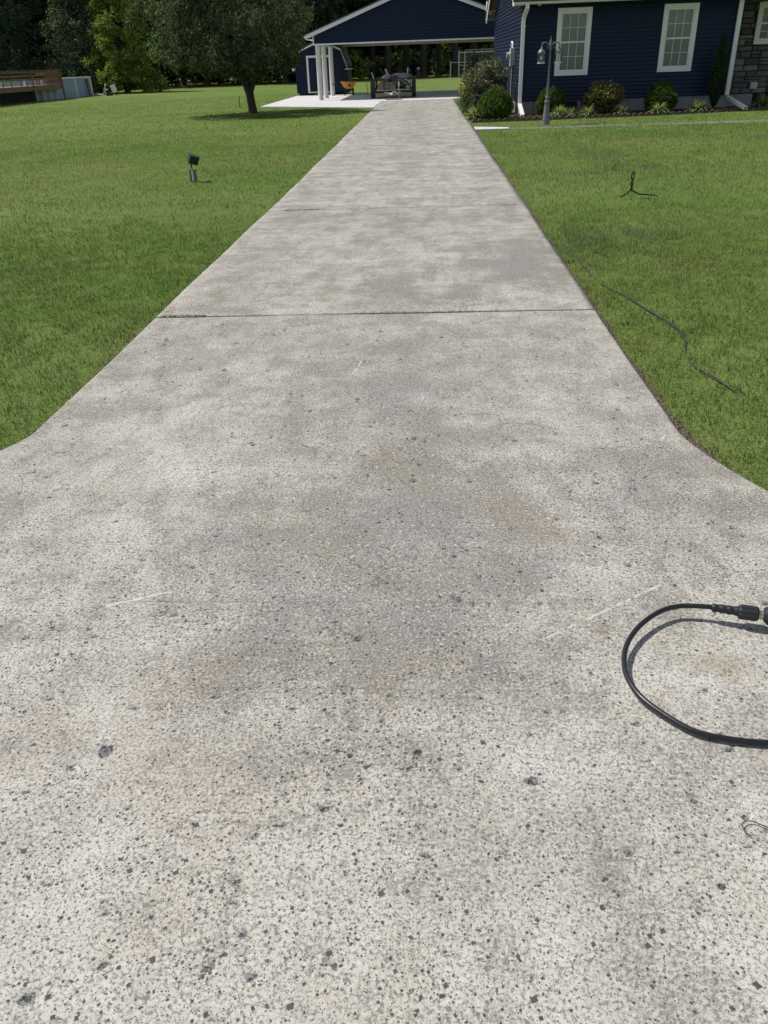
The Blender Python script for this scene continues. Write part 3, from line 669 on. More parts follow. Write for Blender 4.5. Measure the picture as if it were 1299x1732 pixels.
# ------------------------------------------------------------------ carport
cp = empty('carport', (0, 0, 0), label='navy gabled carport with white rake trim and three round white posts in view', cat='carport')
CY0, CY1 = 40.85, 49.6; EX0, EX1, RX, RZ, EZ = -5.42, 4.82, -0.30, 4.38, 2.50
def rz_(x): return RZ - 0.351 * abs(x - RX)
rows = []; ex = 0.125; z = 2.26; XL, XR = -5.10, 4.5
while z < RZ - 0.16:
    a0, a1 = max(XL, RX - (RZ - 0.10 - z) / 0.351), max(XL, RX - (RZ - 0.10 - z - ex) / 0.351)
    b0, b1 = min(XR, RX + (RZ - 0.10 - z) / 0.351), min(XR, RX + (RZ - 0.10 - z - ex) / 0.351)
    if b1 > a1: rows.append((z, [(a0, b0, a1, b1)]))
    z += ex
siding(cp, rows, M['navy'], (0, CY0, 0), (1, 0, 0), (0, -1, 0), 'siding_board', ex)
MB().prism([(XL, CY0 + 0.001, 2.255), (XR, CY0 + 0.001, 2.255), (XR, CY0 + 0.001, rz_(XR) - 0.10), (RX, CY0 + 0.001, RZ - 0.10), (XL, CY0 + 0.001, rz_(XL) - 0.10)], (0, 0.1, 0)).build('gable_panel', M['navy_dark'], cp)
MB().box(XL - 0.05, XR, CY0 - 0.035, CY0 + 0.11, 2.20, 2.254).build('bottom_trim', M['white'], cp)
MB().box(XL - 0.05, XL - 0.002, CY0 - 0.035, CY0 + 0.11, 2.256, rz_(XL) - 0.12).build('corner_board', M['white'], cp)
for s_ in (0, 1):
    ex_ = EX0 if s_ == 0 else EX1
    MB().prism([(ex_, CY0 - 0.24, rz_(ex_) - 0.14), (RX, CY0 - 0.24, RZ - 0.14), (RX, CY0 - 0.24, RZ + 0.01), (ex_, CY0 - 0.24, rz_(ex_) + 0.01)], (0, 0.03, 0)).build('rake_board', M['white'], cp)
    MB().prism([(ex_, CY0 - 0.209, rz_(ex_) - 0.13), (RX, CY0 - 0.209, RZ - 0.13), (RX, CY0 - 0.209, RZ - 0.105), (ex_, CY0 - 0.209, rz_(ex_) - 0.105)], (0, 0.174, 0)).build('rake_soffit', M['white_dirty'], cp)
    x2 = ex_ - 0.06 if s_ == 0 else ex_ + 0.06
    MB().prism([(x2, CY0 - 0.27, rz_(x2) + 0.011), (RX, CY0 - 0.27, RZ + 0.011), (RX, CY0 - 0.27, RZ + 0.06), (x2, CY0 - 0.27, rz_(x2) + 0.06)], (0, CY1 - CY0 + 0.5, 0)).build('roof', M['shingle'], cp)
MB().box(EX0 - 0.10, EX0 - 0.002, CY0 - 0.24, CY1 + 0.2, rz_(EX0) - 0.13, rz_(EX0) - 0.02).build('gutter', M['gutter'], cp)
MB().box(EX0, XL - 0.052, CY0 - 0.205, CY1, rz_(EX0) - 0.17, rz_(EX0) - 0.145).build('soffit', M['white'], cp)
MB().box(XL - 0.05, XL + 0.12, CY0 + 0.112, CY1, 2.20, 2.42).box(XR - 0.1, XR + 0.1, CY0 + 0.112, CY1, 2.20, 2.42).box(XL + 0.121, XR - 0.101, CY1 - 0.15, CY1, 2.22, 2.42).build('beam', M['white_dirty'], cp)
MB().box(XL + 0.121, XR - 0.101, CY0 + 0.112, CY1 - 0.151, 2.425, 2.45).build('ceiling', M['white_dirty'], cp)
for (x, y) in ((-5.0, 41.3), (-4.99, 43.45), (-4.99, 46.5), (4.5, 41.3), (4.5, 46.5)):
    p = MB().lathe([(0.125, 0.0), (0.125, 0.015), (0.117, 0.03), (0.117, 2.15), (0.122, 2.16), (0.122, 2.198)], (x, y, 0), 20).build('post', M['white_dirty'], cp)
    MB().box(x - 0.13, x + 0.13, y - 0.13, y + 0.13, 0.0, 0.012).build('base_plate', M['white_dirty'], p) if False else None

# ------------------------------------------------------------------ shed
sh = empty('shed', (0, 0, 0), label='small navy barn roofed shed with a white framed door behind the carport posts', cat='shed')
SX0, SX1, SY0, SY1 = -7.08, -4.32, 48.0, 50.6
PROF = [(SX0 - 0.02, 1.26), (-6.78, 2.10), (-5.70, 2.52), (-4.62, 2.10), (SX1 + 0.02, 1.26)]
def pz(z):
    if z <= 1.26: return SX0, SX1
    if z <= 2.10: k = (z - 1.26) / 0.84; return SX0 + k * 0.30, SX1 - k * 0.30
    k = min(1, (z - 2.10) / 0.42); return -6.78 + k * 1.08, -4.62 - k * 1.08
DX0, DX1, DZ0, DZ1 = -6.47, -5.05, 0.11, 1.86
rows = []; z = 0.10; ex = 0.1016
while z < 2.42:
    a, b = pz(z); a2, b2 = pz(z + ex)
    if z + ex > DZ0 + 0.02 and z < DZ1 - 0.02: rows.append((z, [(a, DX0 - 0.002, a2, DX0 - 0.002), (DX1 + 0.002, b, DX1 + 0.002, b2), (DX0 + 0.105, DX1 - 0.105)]))
    else: rows.append((z, [(a, b, a2, b2)]))
    z += ex
siding(sh, rows, M['navy'], (0, SY0, 0), (1, 0, 0), (0, -1, 0), 'siding_board', ex)
siding(sh, [(0.10 + k * ex, [(0.0, SY1 - SY0)]) for k in range(11)], M['navy'], (SX1, SY0, 0), (0, 1, 0), (1, 0, 0), 'siding_board', ex)
MB().prism([(SX0, SY0 + 0.001, 0.1)] + [(x, SY0 + 0.001, z - 0.02) for x, z in PROF] + [(SX1, SY0 + 0.001, 0.1)], (0, SY1 - SY0, 0)).build('wall', M['navy_dark'], sh)
MB().box(SX0 + 0.1, SX0 + 0.9, SY0 + 0.05, SY0 + 0.25, 0.0, 0.099).box(SX1 - 1.0, SX1 - 0.1, SY0 + 0.05, SY0 + 0.25, 0.0, 0.099).box(SX0 + .1, SX1 - .1, SY1 - 0.4, SY1 - 0.1, 0, 0.099).build('skid', M['dark'], sh)
dr_ = MB().box(DX0, DX0 + 0.10, SY0 - 0.045, SY0, DZ0, DZ1).box(DX1 - 0.10, DX1, SY0 - 0.045, SY0, DZ0, DZ1).box(DX0 + 0.1, DX1 - 0.1, SY0 - 0.045, SY0, DZ1 - 0.10, DZ1).box(DX0 + 0.1, DX1 - 0.1, SY0 - 0.05, SY0, DZ0, DZ0 + 0.06).build('door', M['white'], sh)
MB().box(DX1 - 0.25, DX1 - 0.2, SY0 - 0.06, SY0 - 0.025, 0.95, 1.08).build('handle', M['black_metal'], dr_)
for i in range(4):
    (xa, za), (xb, zb) = PROF[i], PROF[i + 1]
    MB().prism([(xa, SY0 - 0.06, za - 0.05), (xb, SY0 - 0.06, zb - 0.05), (xb, SY0 - 0.06, zb + 0.03), (xa, SY0 - 0.06, za + 0.03)], (0, 0.035, 0)).build('rake_trim', M['white'], sh)
    dx, dz = (xb - xa), (zb - za); ln = math.hypot(dx, dz); nx, nz = -dz / ln * 0.05, dx / ln * 0.05
    MB().prism([(xa + nx * .7, SY0 - 0.1, za + 0.03 + nz * .7), (xb + nx * .7, SY0 - 0.1, zb + 0.03 + nz * .7), (xb + nx * 1.5, SY0 - 0.1, zb + 0.03 + nz * 1.5), (xa + nx * 1.5, SY0 - 0.1, za + 0.03 + nz * 1.5)], (0, SY1 - SY0 + 0.15, 0)).build('roof', M['shingle'], sh)
MB().box(SX1 - 0.10, SX1 + 0.10, SY0 - 0.058, SY1, 1.16, 1.199).build('eave_trim', M['white'], sh)
wl = empty('wall_light', (SX0 - 0.005, 48.1, 1.25), label='tiny white lamp on the far left side of the navy shed', cat='lamp')
MB().cyl((0, 0, 0), (-0.05, 0, 0), 0.05, 10).lathe([(0.03, 0.05), (0.06, 0.0), (0.05, -0.08), (0.0, -0.09)], (-0.14, 0, 0), 10).bar((-0.05, 0, 0.03), (-0.14, 0, 0.05), 0.02).build('lamp_body', M['white'], wl)

# ------------------------------------------------------------------ lamp post
lp = empty('lamp_post', (2.95, 22.19, -0.03), 0.0, 'weathered grey two lantern lamp post standing on the lawn before the house', 'lamp post')
MB().lathe([(0.105, 0), (0.105, 0.03), (0.092, 0.05), (0.098, 0.09), (0.094, 0.13), (0.080, 0.17), (0.066, 0.42), (0.058, 0.48), (0.068, 0.50), (0.068, 0.53), (0.050, 0.55), (0.046, 0.58), (0.058, 0.60), (0.058, 0.62), (0.040, 0.65)], n=18).build('base', M['lampmetal'], lp)
MB().lathe([(0.034, 0.651), (0.020, 1.62), (0.033, 1.64), (0.035, 1.66), (0.025, 1.68)], n=14).build('pole', M['lampmetal'], lp)
MB().lathe([(0.030, 1.681), (0.037, 1.70), (0.037, 1.78), (0.028, 1.80), (0.03, 1.81), (0.024, 1.83), (0.012, 1.85), (0.014, 1.87), (0.004, 1.92), (0.0, 1.925)], n=14).build('finial', M['lampmetal'], lp)
for s_ in (-1, 1):
    arm = MB().tube([(s_ * 0.03, 0, 1.72), (s_ * 0.08, 0, 1.77), (s_ * 0.13, 0, 1.79), (s_ * 0.18, 0, 1.775), (s_ * 0.20, 0, 1.75)], 0.012, 8).tube([(s_ * 0.04, 0, 1.68), (s_ * 0.08, 0, 1.66), (s_ * 0.10, 0, 1.69), (s_ * 0.085, 0, 1.72)], 0.008, 6).build('arm', M['lampmetal'], lp)
    ln_ = MB().lathe([(0.0, 0.30), (0.006, 0.29), (0.012, 0.20), (0.02, 0.19), (0.03, 0.175), (0.03, 0.16), (0.075, 0.12), (0.098, 0.075), (0.10, 0.06), (0.088, 0.055)], (s_ * 0.205, 0, 1.50), 16).build('lantern', M['lampmetal'], lp)
    MB().lathe([(0.086, 0.054), (0.083, -0.06), (0.086, -0.13)], (s_ * 0.205, 0, 1.50), 16).build('lantern_glass', M['lampglass'], ln_)
    MB().lathe([(0.092, -0.131), (0.096, -0.145), (0.08, -0.155), (0.0, -0.155)], (s_ * 0.205, 0, 1.50), 16).build('lantern_rim', M['gutter'], ln_)
    cg = MB()
    for q in range(6):
        a = q * math.pi / 3 + 0.3; cg.bar((s_ * 0.205 + 0.091 * math.cos(a), 0.091 * math.sin(a), 1.555), (s_ * 0.205 + 0.091 * math.cos(a), 0.091 * math.sin(a), 1.37), 0.008)
    cg.build('lantern_cage', M['lampmetal'], ln_)
    MB().lathe([(0.0, 0.05), (0.02, 0.04), (0.035, 0.0), (0.03, -0.03), (0.0, -0.05)], (s_ * 0.205, 0, 1.47), 12).build('bulb', M['bulb'], ln_)

# ------------------------------------------------------------------ scalloped edging
ed = empty('garden_edging', (0, 0, 0), label='brown scalloped edging strip along the front of the planting bed', cat='garden edging')
pts = EDGE; acc = []
for (a, b) in zip(pts[:-1], pts[1:]):
    n = max(1, int(round(math.dist(a, b) / 0.185)))
    for q in range(n): acc.append((a[0] + (b[0] - a[0]) * (q + .5) / n, a[1] + (b[1] - a[1]) * (q + .5) / n, math.atan2(b[1] - a[1], b[0] - a[0]), math.dist(a, b) / n))
me0 = None
for (x, y, an, w) in acc:
    if me0 is None:
        prof = [(-0.09, -0.05)] + [(-0.09 + 0.18 * q / 8, 0.035 + 0.05 * math.sin(math.pi * q / 8)) for q in range(9)] + [(0.09, -0.05)]
        o = MB().prism([(px, -0.025, pz_) for px, pz_ in prof], (0, 0.05, 0)).build('edging_block', M['edging'], ed); me0 = o.data
    else: o = link('edging_block', me0, None, ed)
    o.location = (x, y - 0.03, -0.02); o.rotation_euler = (random.uniform(-.08, .08), random.uniform(-.05, .05), an + random.uniform(-.08, .08)); o.scale = (w / 0.183, 1, random.uniform(0.8, 1.15))

# ------------------------------------------------------------------ leaves
def leaves(cent, size, nrm=None, droop=0.0, aspect=0.5, jit=1.0, r=None):
    """one bent diamond (2 triangles) per centre -> V,F"""
    r = r or rng; n = len(cent)
    d = r.normal(size=(n, 3)); d[:, 2] = d[:, 2] * 0.7 - droop
    if nrm is not None: d = d * jit + nrm * (1.2 - jit * 0.4)
    d /= np.linalg.norm(d, axis=1, keepdims=True) + 1e-9
    q = r.normal(size=(n, 3)); w = np.cross(d, q); w /= np.linalg.norm(w, axis=1, keepdims=True) + 1e-9
    u = np.cross(d, w)
    s_ = np.asarray(size) * np.ones(n); L_ = s_[:, None]
    a = cent - d * L_ * 0.5; b = cent + d * L_ * 0.5; c1 = cent + w * L_ * aspect * 0.5 + u * L_ * 0.12; c2 = cent - w * L_ * aspect * 0.5 + u * L_ * 0.12
    V = np.stack([a, c1, b, c2], 1).reshape(-1, 3); i = np.arange(n)[:, None] * 4
    F = np.concatenate([i + np.array([0, 1, 2]), i + np.array([0, 2, 3])])
    return V, F

def leaf_cols(n, base, var=0.3, alt=None, altp=0.0, r=None, clump=None):
    r = r or rng; b = np.array(base); c = b[None] * (1 + var * r.normal(size=(n, 1))) * (1 + 0.08 * r.normal(size=(n, 3)))
    if clump is not None: c *= clump[:, None]
    if alt is not None:
        m = r.random(n) < altp; c[m] = np.array(alt) * (1 + 0.2 * r.normal(size=(m.sum(), 1)))
    return np.repeat(np.clip(c, 0.004, 0.9), 4, axis=0)

def shell_points(n, rad, r, inner=0.55, lump=0.12, seed=1, zmin=-1.0):
    d = r.normal(size=(n * 2, 3)); d /= np.linalg.norm(d, axis=1, keepdims=True); d = d[d[:, 2] > zmin][:n]
    k = inner + (1 - inner) * r.random(len(d)) ** 0.45
    ph = np.arctan2(d[:, 1], d[:, 0]); l_ = 1 + lump * (2 * fnoise(ph * 1.3 + d[:, 2] * 0.7 + 5, d[:, 2] * 1.8 + 3, 1.1, seed, 3) - 1)
    return d * (k * l_)[:, None] * np.array(rad), d

def bush(name, label, cat, x, y, rad, zc, n, size, col, group=None, alt=None, altp=0, seed=1, inner=0.5, lump=0.20, droop=-0.3, aspect=0.45, var=0.28, parts=None):
    r = np.random.default_rng(seed); root = empty(name, (x, y, -0.012), 0, label, cat, group)
    P, d = shell_points(n, rad, r, inner, lump, seed, -0.85); P[:, :2] *= (1 - 0.22 * np.clip(P[:, 2:3] / rad[2], -0.3, 1)) if name == 'round_bush' else 1.0; P[:, 2] += zc; k_ = P[:, 2] > 0.0; P = P[k_]; d = d[k_]
    V, F = leaves(P, size * (0.6 + 0.8 * r.random(len(P))), d, droop, aspect, 0.9, r)
    cl = 0.75 + 0.5 * fnoise(P[:, 0] * 1 + P[:, 2], P[:, 1] + P[:, 2] * 0.5, 7.0, seed)
    np_mesh('foliage', V, F, 3, M['needle'], root, leaf_cols(len(P), col, var, alt, altp, r, cl))
    st = MB()
    for q in range(7):
        a = q * 0.9; st.tube([(0.03 * math.cos(a), 0.03 * math.sin(a), -0.02), (rad[0] * 0.3 * math.cos(a), rad[1] * 0.3 * math.sin(a), zc * 0.7), (rad[0] * 0.65 * math.cos(a), rad[1] * 0.65 * math.sin(a), zc + rad[2] * 0.4)], [0.018, 0.012, 0.005], 5)
    st.build('stem', M['bark'], root)
    return root, P, d, r

G_ROUND = 'rounded boxwood bushes in the bed along the house'
GB = (0.082, 0.140, 0.024)
bush('round_bush', 'rounded bright green bush at the house corner beside the driveway', 'bush', 1.84, 24.42, (0.47, 0.47, 0.43), 0.36, 15000, 0.058, GB, G_ROUND, seed=2, alt=(0.10, 0.16, 0.035), altp=0.2)
bush('round_bush', 'rounded green bush behind the lamp post', 'bush', 3.46, 25.25, (0.40, 0.40, 0.40), 0.34, 12000, 0.058, (0.068, 0.118, 0.023), G_ROUND, seed=3, alt=(0.08, 0.13, 0.03), altp=0.15)
bush('round_bush', 'rounded green bush under the second window from the driveway', 'bush', 6.46, 25.08, (0.43, 0.42, 0.42), 0.36, 12000, 0.058, (0.064, 0.110, 0.023), G_ROUND, seed=4, alt=(0.08, 0.12, 0.03), altp=0.12)
az, P, d, r = bush('azalea_bush', 'mottled red and green shrub between the two front windows', 'shrub', 4.86, 25.15, (0.52, 0.45, 0.40), 0.40, 5200, 0.085, (0.13, 0.155, 0.055), None, (0.24, 0.13, 0.08), 0.14, 5, 0.35, 0.35, -0.1, 0.55, 0.35)
i = np.where(d[:, 2] > 0.25)[0][:330]; V, F = leaves(P[i] * 1.03, 0.075, d[i], 0, 0.7, 0.8, r)
np_mesh('blossom', V, F, 3, M['needle'], az, leaf_cols(len(i), (0.30, 0.24, 0.12), 0.3, (0.28, 0.14, 0.09), 0.3, r))
rb, P, d, r = bush('rose_bush', 'tall grey green rose bush with faded pinkish blooms at the house side wall', 'bush', 1.72, 27.3, (0.66, 0.80, 0.66), 0.70, 13000, 0.075, (0.15, 0.172, 0.118), None, (0.20, 0.165, 0.12), 0.20, 6, 0.35, 0.46, 0.0, 0.5, 0.35)
i = np.where((d[:, 2] > 0.1) & (np.linalg.norm(P - [0, 0, 0.7], axis=1) > 0.5))[0][:230]; V, F = leaves(P[i] * 1.04 + r.normal(size=(len(i), 3)) * 0.02, 0.085, d[i], 0, 0.8, 0.8, r)
np_mesh('blossom', V, F, 3, M['needle'], rb, leaf_cols(len(i), (0.27, 0.20, 0.165), 0.25, (0.20, 0.165, 0.12), 0.5, r))
cn = MB()
for q in range(26):
    a = r.random() * 6.28; t_ = 0.3 + 0.5 * r.random(); b_ = Vector((0.62 * t_ * math.cos(a) * 1.1, 0.75 * t_ * math.sin(a), 0.95 + 0.45 * r.random()))
    cn.tube([(0.1 * math.cos(a), 0.1 * math.sin(a), 0.1), b_ * 0.6 + Vector((0, 0, .12)), b_], [0.008, 0.006, 0.003], 5)
cn.build('cane', M['bark'], rb)
yf = empty('flowering_plant', (1.10, 26.3, -0.012), 0, 'leafy plant with yellow blooms at the driveway side of the rose bush', 'plant')
r = np.random.default_rng(9); P = r.normal(size=(700, 3)) * (0.09, 0.14, 0.22) + (0, 0, 0.42); P = P[P[:, 2] > 0]; V, F = leaves(P, 0.08, None, -0.6, 0.35, 1, r)
np_mesh('foliage', V, F, 3, M['needle'], yf, leaf_cols(len(P), (0.10, 0.15, 0.04), 0.3, r=r))
P = r.normal(size=(26, 3)) * (0.05, 0.07, 0.10) + (-0.07, -0.06, 0.76); V, F = leaves(P, 0.075, None, 0, 0.9, 1, r)
np_mesh('blossom', V, F, 3, M['needle'], yf, leaf_cols(len(P), (0.60, 0.57, 0.16), 0.15, r=r))

# juniper column
jn = empty('columnar_juniper', (8.06, 25.45, -0.012), 0, 'narrow dark columnar juniper beside the white downspout at the stone end', 'juniper')
r = np.random.default_rng(12); n = 9000; t_ = r.random(n); rad = 0.205 * np.clip(np.minimum(t_ * 3.2 + 0.25, 1.0) * (1.03 - t_ ** 3.5), 0.03, 1) * (0.4 + 0.6 * r.random(n) ** 0.5); ph = r.random(n) * 6.283
rad *= 0.8 + 0.4 * fnoise(ph * 1.5, t_ * 4, 1.5, 5); P = np.stack([rad * np.cos(ph), rad * np.sin(ph), 0.12 + t_ * 1.72], 1); dn = np.stack([np.cos(ph) * .35, np.sin(ph) * .35, np.full(n, 1.0)], 1)
V, F = leaves(P, 0.075 * (0.6 + 0.8 * r.random(n)), dn, 0, 0.3, 0.45, r); np_mesh('foliage', V, F, 3, M['needle'], jn, leaf_cols(n, (0.032, 0.060, 0.026), 0.3, (0.06, 0.09, 0.035), 0.15, r))
MB().tube([(0, 0, -0.05), (0, 0, 0.5), (0.01, 0, 1.6)], [0.03, 0.025, 0.006], 7).build('trunk', M['bark'], jn)

# liriope tufts
def tuft_mesh(seed, n=230, L0=0.36):
    r = np.random.default_rng(seed); V = []; F = []; Cc = []
    for q in range(n):
        a = r.random() * 6.283; L = L0 * (0.6 + 0.6 * r.random()); lean = 0.35 + 0.75 * r.random(); w = 0.009 + 0.005 * r.random()
        dx, dy = math.cos(a), math.sin(a); px, py = -dy * w, dx * w; b = r.normal(size=2) * 0.035; n0 = len(V)
        for s_, k_ in ((0, 1), (0.35, 1.0), (0.7, 0.8)):
            h = L * s_ * lean * 0.9; z = L * (s_ * (1.15 - 0.45 * lean) - 0.55 * lean * s_ * s_); V += [(b[0] + dx * h - px * k_, b[1] + dy * h - py * k_, z), (b[0] + dx * h + px * k_, b[1] + dy * h + py * k_, z)]
        h = L * lean; V.append((b[0] + dx * h, b[1] + dy * h, max(0.02, L * ((1.15 - 0.45 * lean) - 0.62 * lean))))
        F += [(n0, n0 + 1, n0 + 3), (n0, n0 + 3, n0 + 2), (n0 + 2, n0 + 3, n0 + 5), (n0 + 2, n0 + 5, n0 + 4), (n0 + 4, n0 + 5, n0 + 6)]
        c = np.array((0.42, 0.45, 0.24) if r.random() < 0.5 else (0.18, 0.24, 0.09)) * (0.8 + 0.4 * r.random()); Cc += [c] * 7
    return np.array(V), np.array(F), np.array(Cc)
TUFTS = [(1.25, 27.3, 'beside the driveway next to the yellow blooms', 1.0), (1.30, 24.95, 'at the driveway edge in front of the rose bush', 1.25), (3.62, 24.62, 'just right of the lamp post base', 1.1), (3.98, 24.85, 'in front of the dark crawl vent', 0.85),
         (4.42, 24.72, 'at the driveway side of the mottled shrub', 1.0), (5.32, 24.78, 'on the house side end of the mottled shrub', 0.95), (6.32, 24.58, 'in front of the round bush under the second window', 1.15), (7.42, 24.86, 'alone between the round bush and the juniper', 1.2), (9.55, 25.85, 'below the stone wall past the loose spout', 1.3), (9.95, 25.75, 'below the stone wall at the picture edge', 1.1)]
tm = None
for q, (x, y, where, s_) in enumerate(TUFTS):
    ro = empty('liriope_tuft', (x, y, -0.012), q * 1.3, 'striped grassy tuft ' + where, 'plant', 'striped grassy tufts in the planting bed'); ro.scale = (s_, s_, s_)
    if q % 4 == 0: tm = [tuft_mesh(70 + q)]; ob = np_mesh('foliage', *tm[0][:2], 3, M['needle'], ro, tm[0][2]); tmesh = ob.data
    else: link('foliage', tmesh, None, ro)

# bark chips on the bed
r = np.random.default_rng(21); n = 5000; x = 1.2 + r.random(n) * 9.5; yb = np.interp(x, [e_[0] for e_ in EDGE], [e_[1] for e_ in EDGE]); y = yb + 0.05 + r.random(n) * np.clip(26.0 - yb, 0.2, 3)
V, F = leaves(np.stack([x, y, np.full(n, 0.0) + r.random(n) * 0.015], 1), 0.05 + 0.04 * r.random(n), None, 0, 0.5, 1, r); V[:, 2] = np.clip(V[:, 2], -0.011, 0.03)
ch = np_mesh('bark_chips', V, F, 3, M['needle'], None, leaf_cols(n, (0.13, 0.085, 0.058), 0.35, (0.22, 0.17, 0.12), 0.2, r)); tag(ch, 'brown bark chips covering the planting bed', 'mulch', kind='stuff')

# ------------------------------------------------------------------ trees
def crown_points(n, blobs, r, surf=0.5):
    """blobs [(cx,cy,cz,rx,ry,rz)] -> leaf points gathered in small clusters inside the blobs, plus outward normals"""
    w = np.array([b[3] * b[4] * b[5] for b in blobs]) ** 0.67; w /= w.sum(); ncl = max(20, n // 28); bi = r.choice(len(blobs), ncl, p=w); B = np.array(blobs)[bi]
    d = r.normal(size=(ncl, 3)); d /= np.linalg.norm(d, axis=1, keepdims=True); k = surf + (1 - surf) * r.random(ncl) ** 0.5
    cc = B[:, :3] + d * k[:, None] * B[:, 3:6]; ci = r.integers(0, ncl, n); sp = np.mean(B[:, 3:6], axis=1)[ci] * 0.17
    return cc[ci] + r.normal(size=(n, 3)) * sp[:, None], d[ci], ci, ncl

def limb_mesh(mb, a, b, ra, rb, r, bend=0.12, n=5):
    a = Vector(a); b = Vector(b); L = (b - a).length; pts = []
    o1 = Vector(r.normal(size=3)) * L * bend
    for q in range(n + 1):
        t_ = q / n; pts.append(a.lerp(b, t_) + o1 * math.sin(math.pi * t_))
    mb.tube(pts, [ra + (rb - ra) * q / n for q in range(n + 1)], 7); return pts

def make_tree(name, label, x, y, h, blobs, nleaf, size, col, seed, trunk_r=0.18, trunk_h=None, group=None, droop=0.5, aspect=0.45, limbs=10, alt=None, altp=0, cat='tree', surf=0.45, lean=(0, 0)):
    r = np.random.default_rng(seed); root = empty(name, (x, y, -0.03), 0, label, cat, group)
    P, d, ci, ncl = crown_points(nleaf, blobs, r, surf); k_ = P[:, 2] > 0.05; P, d, ci = P[k_], d[k_], ci[k_]
    V, F = leaves(P, size * (0.6 + 0.8 * r.random(len(P))), d * 0.4, droop, aspect, 1.0, r)
    clc = (0.7 + 0.6 * r.random(ncl))[ci]
    np_mesh('crown', V, F, 3, M['leaf'], root, leaf_cols(len(P), col, 0.22, alt, altp, r, clc))
    t_ = MB(); top = Vector((lean[0], lean[1], trunk_h or h * 0.8))
    pts = limb_mesh(t_, (0, 0, -0.1), top, trunk_r, trunk_r * 0.25, r, 0.02, 7)
    t_.tube([(0, 0, -0.1), (0, 0, 0.12), (0, 0, 0.4)], [trunk_r * 1.7, trunk_r * 1.25, trunk_r * 1.0], 9)
    for q in range(limbs):
        s_ = 0.3 + 0.65 * q / limbs; a = Vector(pts[min(int(s_ * 7), 6)]); b = blobs[q % len(blobs)]
        e_ = Vector(b[:3]) + Vector(r.normal(size=3)) * 0.35 * min(b[3:6]); limb_mesh(t_, a, e_, trunk_r * 0.45 * (1.1 - s_ * 0.7), 0.012, r, 0.08)
    t_.build('trunk', M['bark'], root)
    return root

# the lawn tree
r = np.random.default_rng(33); TX, TY = -6.40, 31.9
blobs = []
for q in range(46):
    a = r.random() * 6.283; k_ = math.sqrt(r.random()); z = 1.9 + 3.6 * r.random(); mx = 2.75 * math.sqrt(max(0.06, 1 - ((z - 2.9) / 3.2) ** 2)) ; blobs.append((-0.75 + mx * k_ * math.cos(a), mx * k_ * math.sin(a), z, 0.62, 0.62, 0.55))
for (px, pz_) in ((-0.05, 1.45), (0.4, 1.55), (-0.6, 1.5), (-1.1, 1.55), (1.0, 1.7), (-1.7, 1.75), (-2.3, 1.9), (1.6, 2.0), (-3.0, 2.35), (-3.3, 3.0), (1.9, 2.6), (-2.9, 2.7), (2.0, 3.2), (-3.35, 3.4)):
    blobs.append((px, r.normal() * 0.7, pz_, 0.50, 0.6, 0.42))
for q in range(26):
    a = r.random() * 6.283; k_ = 0.5 + 1.6 * math.sqrt(r.random()); blobs.append((-0.35 + k_ * math.cos(a) * 1.05, k_ * math.sin(a), 1.38 + 0.16 * k_ + 0.2 * r.random(), 0.46, 0.46, 0.34))
lt = make_tree('lawn_tree', 'broad dark leaved tree with a forked trunk standing alone on the lawn', TX, TY, 6, blobs, 58000, 0.105, (0.082, 0.112, 0.062), 34, 0.05, 0.6, droop=0.7, limbs=0, alt=(0.17, 0.21, 0.11), altp=0.22, surf=0.35)
for ch in list(lt.children):
    if ch.name.startswith('trunk'): bpy.data.objects.remove(ch)
t_ = MB(); t_.tube([(0.03, 0, -0.08), (0.02, 0, 0.05), (0.0, 0, 0.25), (-0.03, 0, 0.55), (-0.06, 0, 0.80)], [0.20, 0.165, 0.15, 0.145, 0.155], 12)
limb_mesh(t_, (-0.08, 0, 0.72), (-0.65, 0.1, 2.1), 0.125, 0.06, r, 0.04); limb_mesh(t_, (0.0, 0, 0.68), (0.62, -0.05, 1.75), 0.105, 0.05, r, 0.05); limb_mesh(t_, (-0.05, 0.03, 0.75), (-0.1, 0.4, 2.3), 0.09, 0.05, r, 0.04)
for q in range(20):
    b = blobs[q * 3 % len(blobs)]; s0 = Vector(((-0.6, 0.1, 2.0) if b[0] < -0.4 else (0.58, -0.05, 1.7))); limb_mesh(t_, s0, b[:3], 0.045, 0.01, r, 0.08)
t_.build('trunk', M['bark'], lt)

# woodland: a shaded belt of trees behind the lawn
def wood_blobs(r, h, w, z0):
    out = []
    for q in range(34):
        t_ = r.random(); z = z0 + (h - z0) * t_; k_ = w * (1.0 - 0.75 * max(0, t_ - 0.35)) * (0.55 + 0.45 * min(1, t_ * 4)); a = r.random() * 6.283; m = k_ * math.sqrt(r.random())
        out.append((m * math.cos(a), m * math.sin(a), z, w * 0.34, w * 0.34, w * 0.28))
    return out
DARKG = (0.045, 0.074, 0.050); GW = 'tall dark trees of the shaded wood behind the lawn'; LW = 'tall dark green tree in the shaded wood edge behind the lawn'
wp = []
for q, (h, w, z0, tr, c) in enumerate(((16, 3.6, 0.5, .26, DARKG), (18, 4.0, 1.2, .30, (0.040, 0.068, 0.046)), (14, 3.3, 0.3, .22, (0.052, 0.080, 0.045)), (19, 3.6, 5.2, .34, (0.034, 0.052, 0.020)))):
    wp.append((h, w, z0, tr, c))
proto = {}
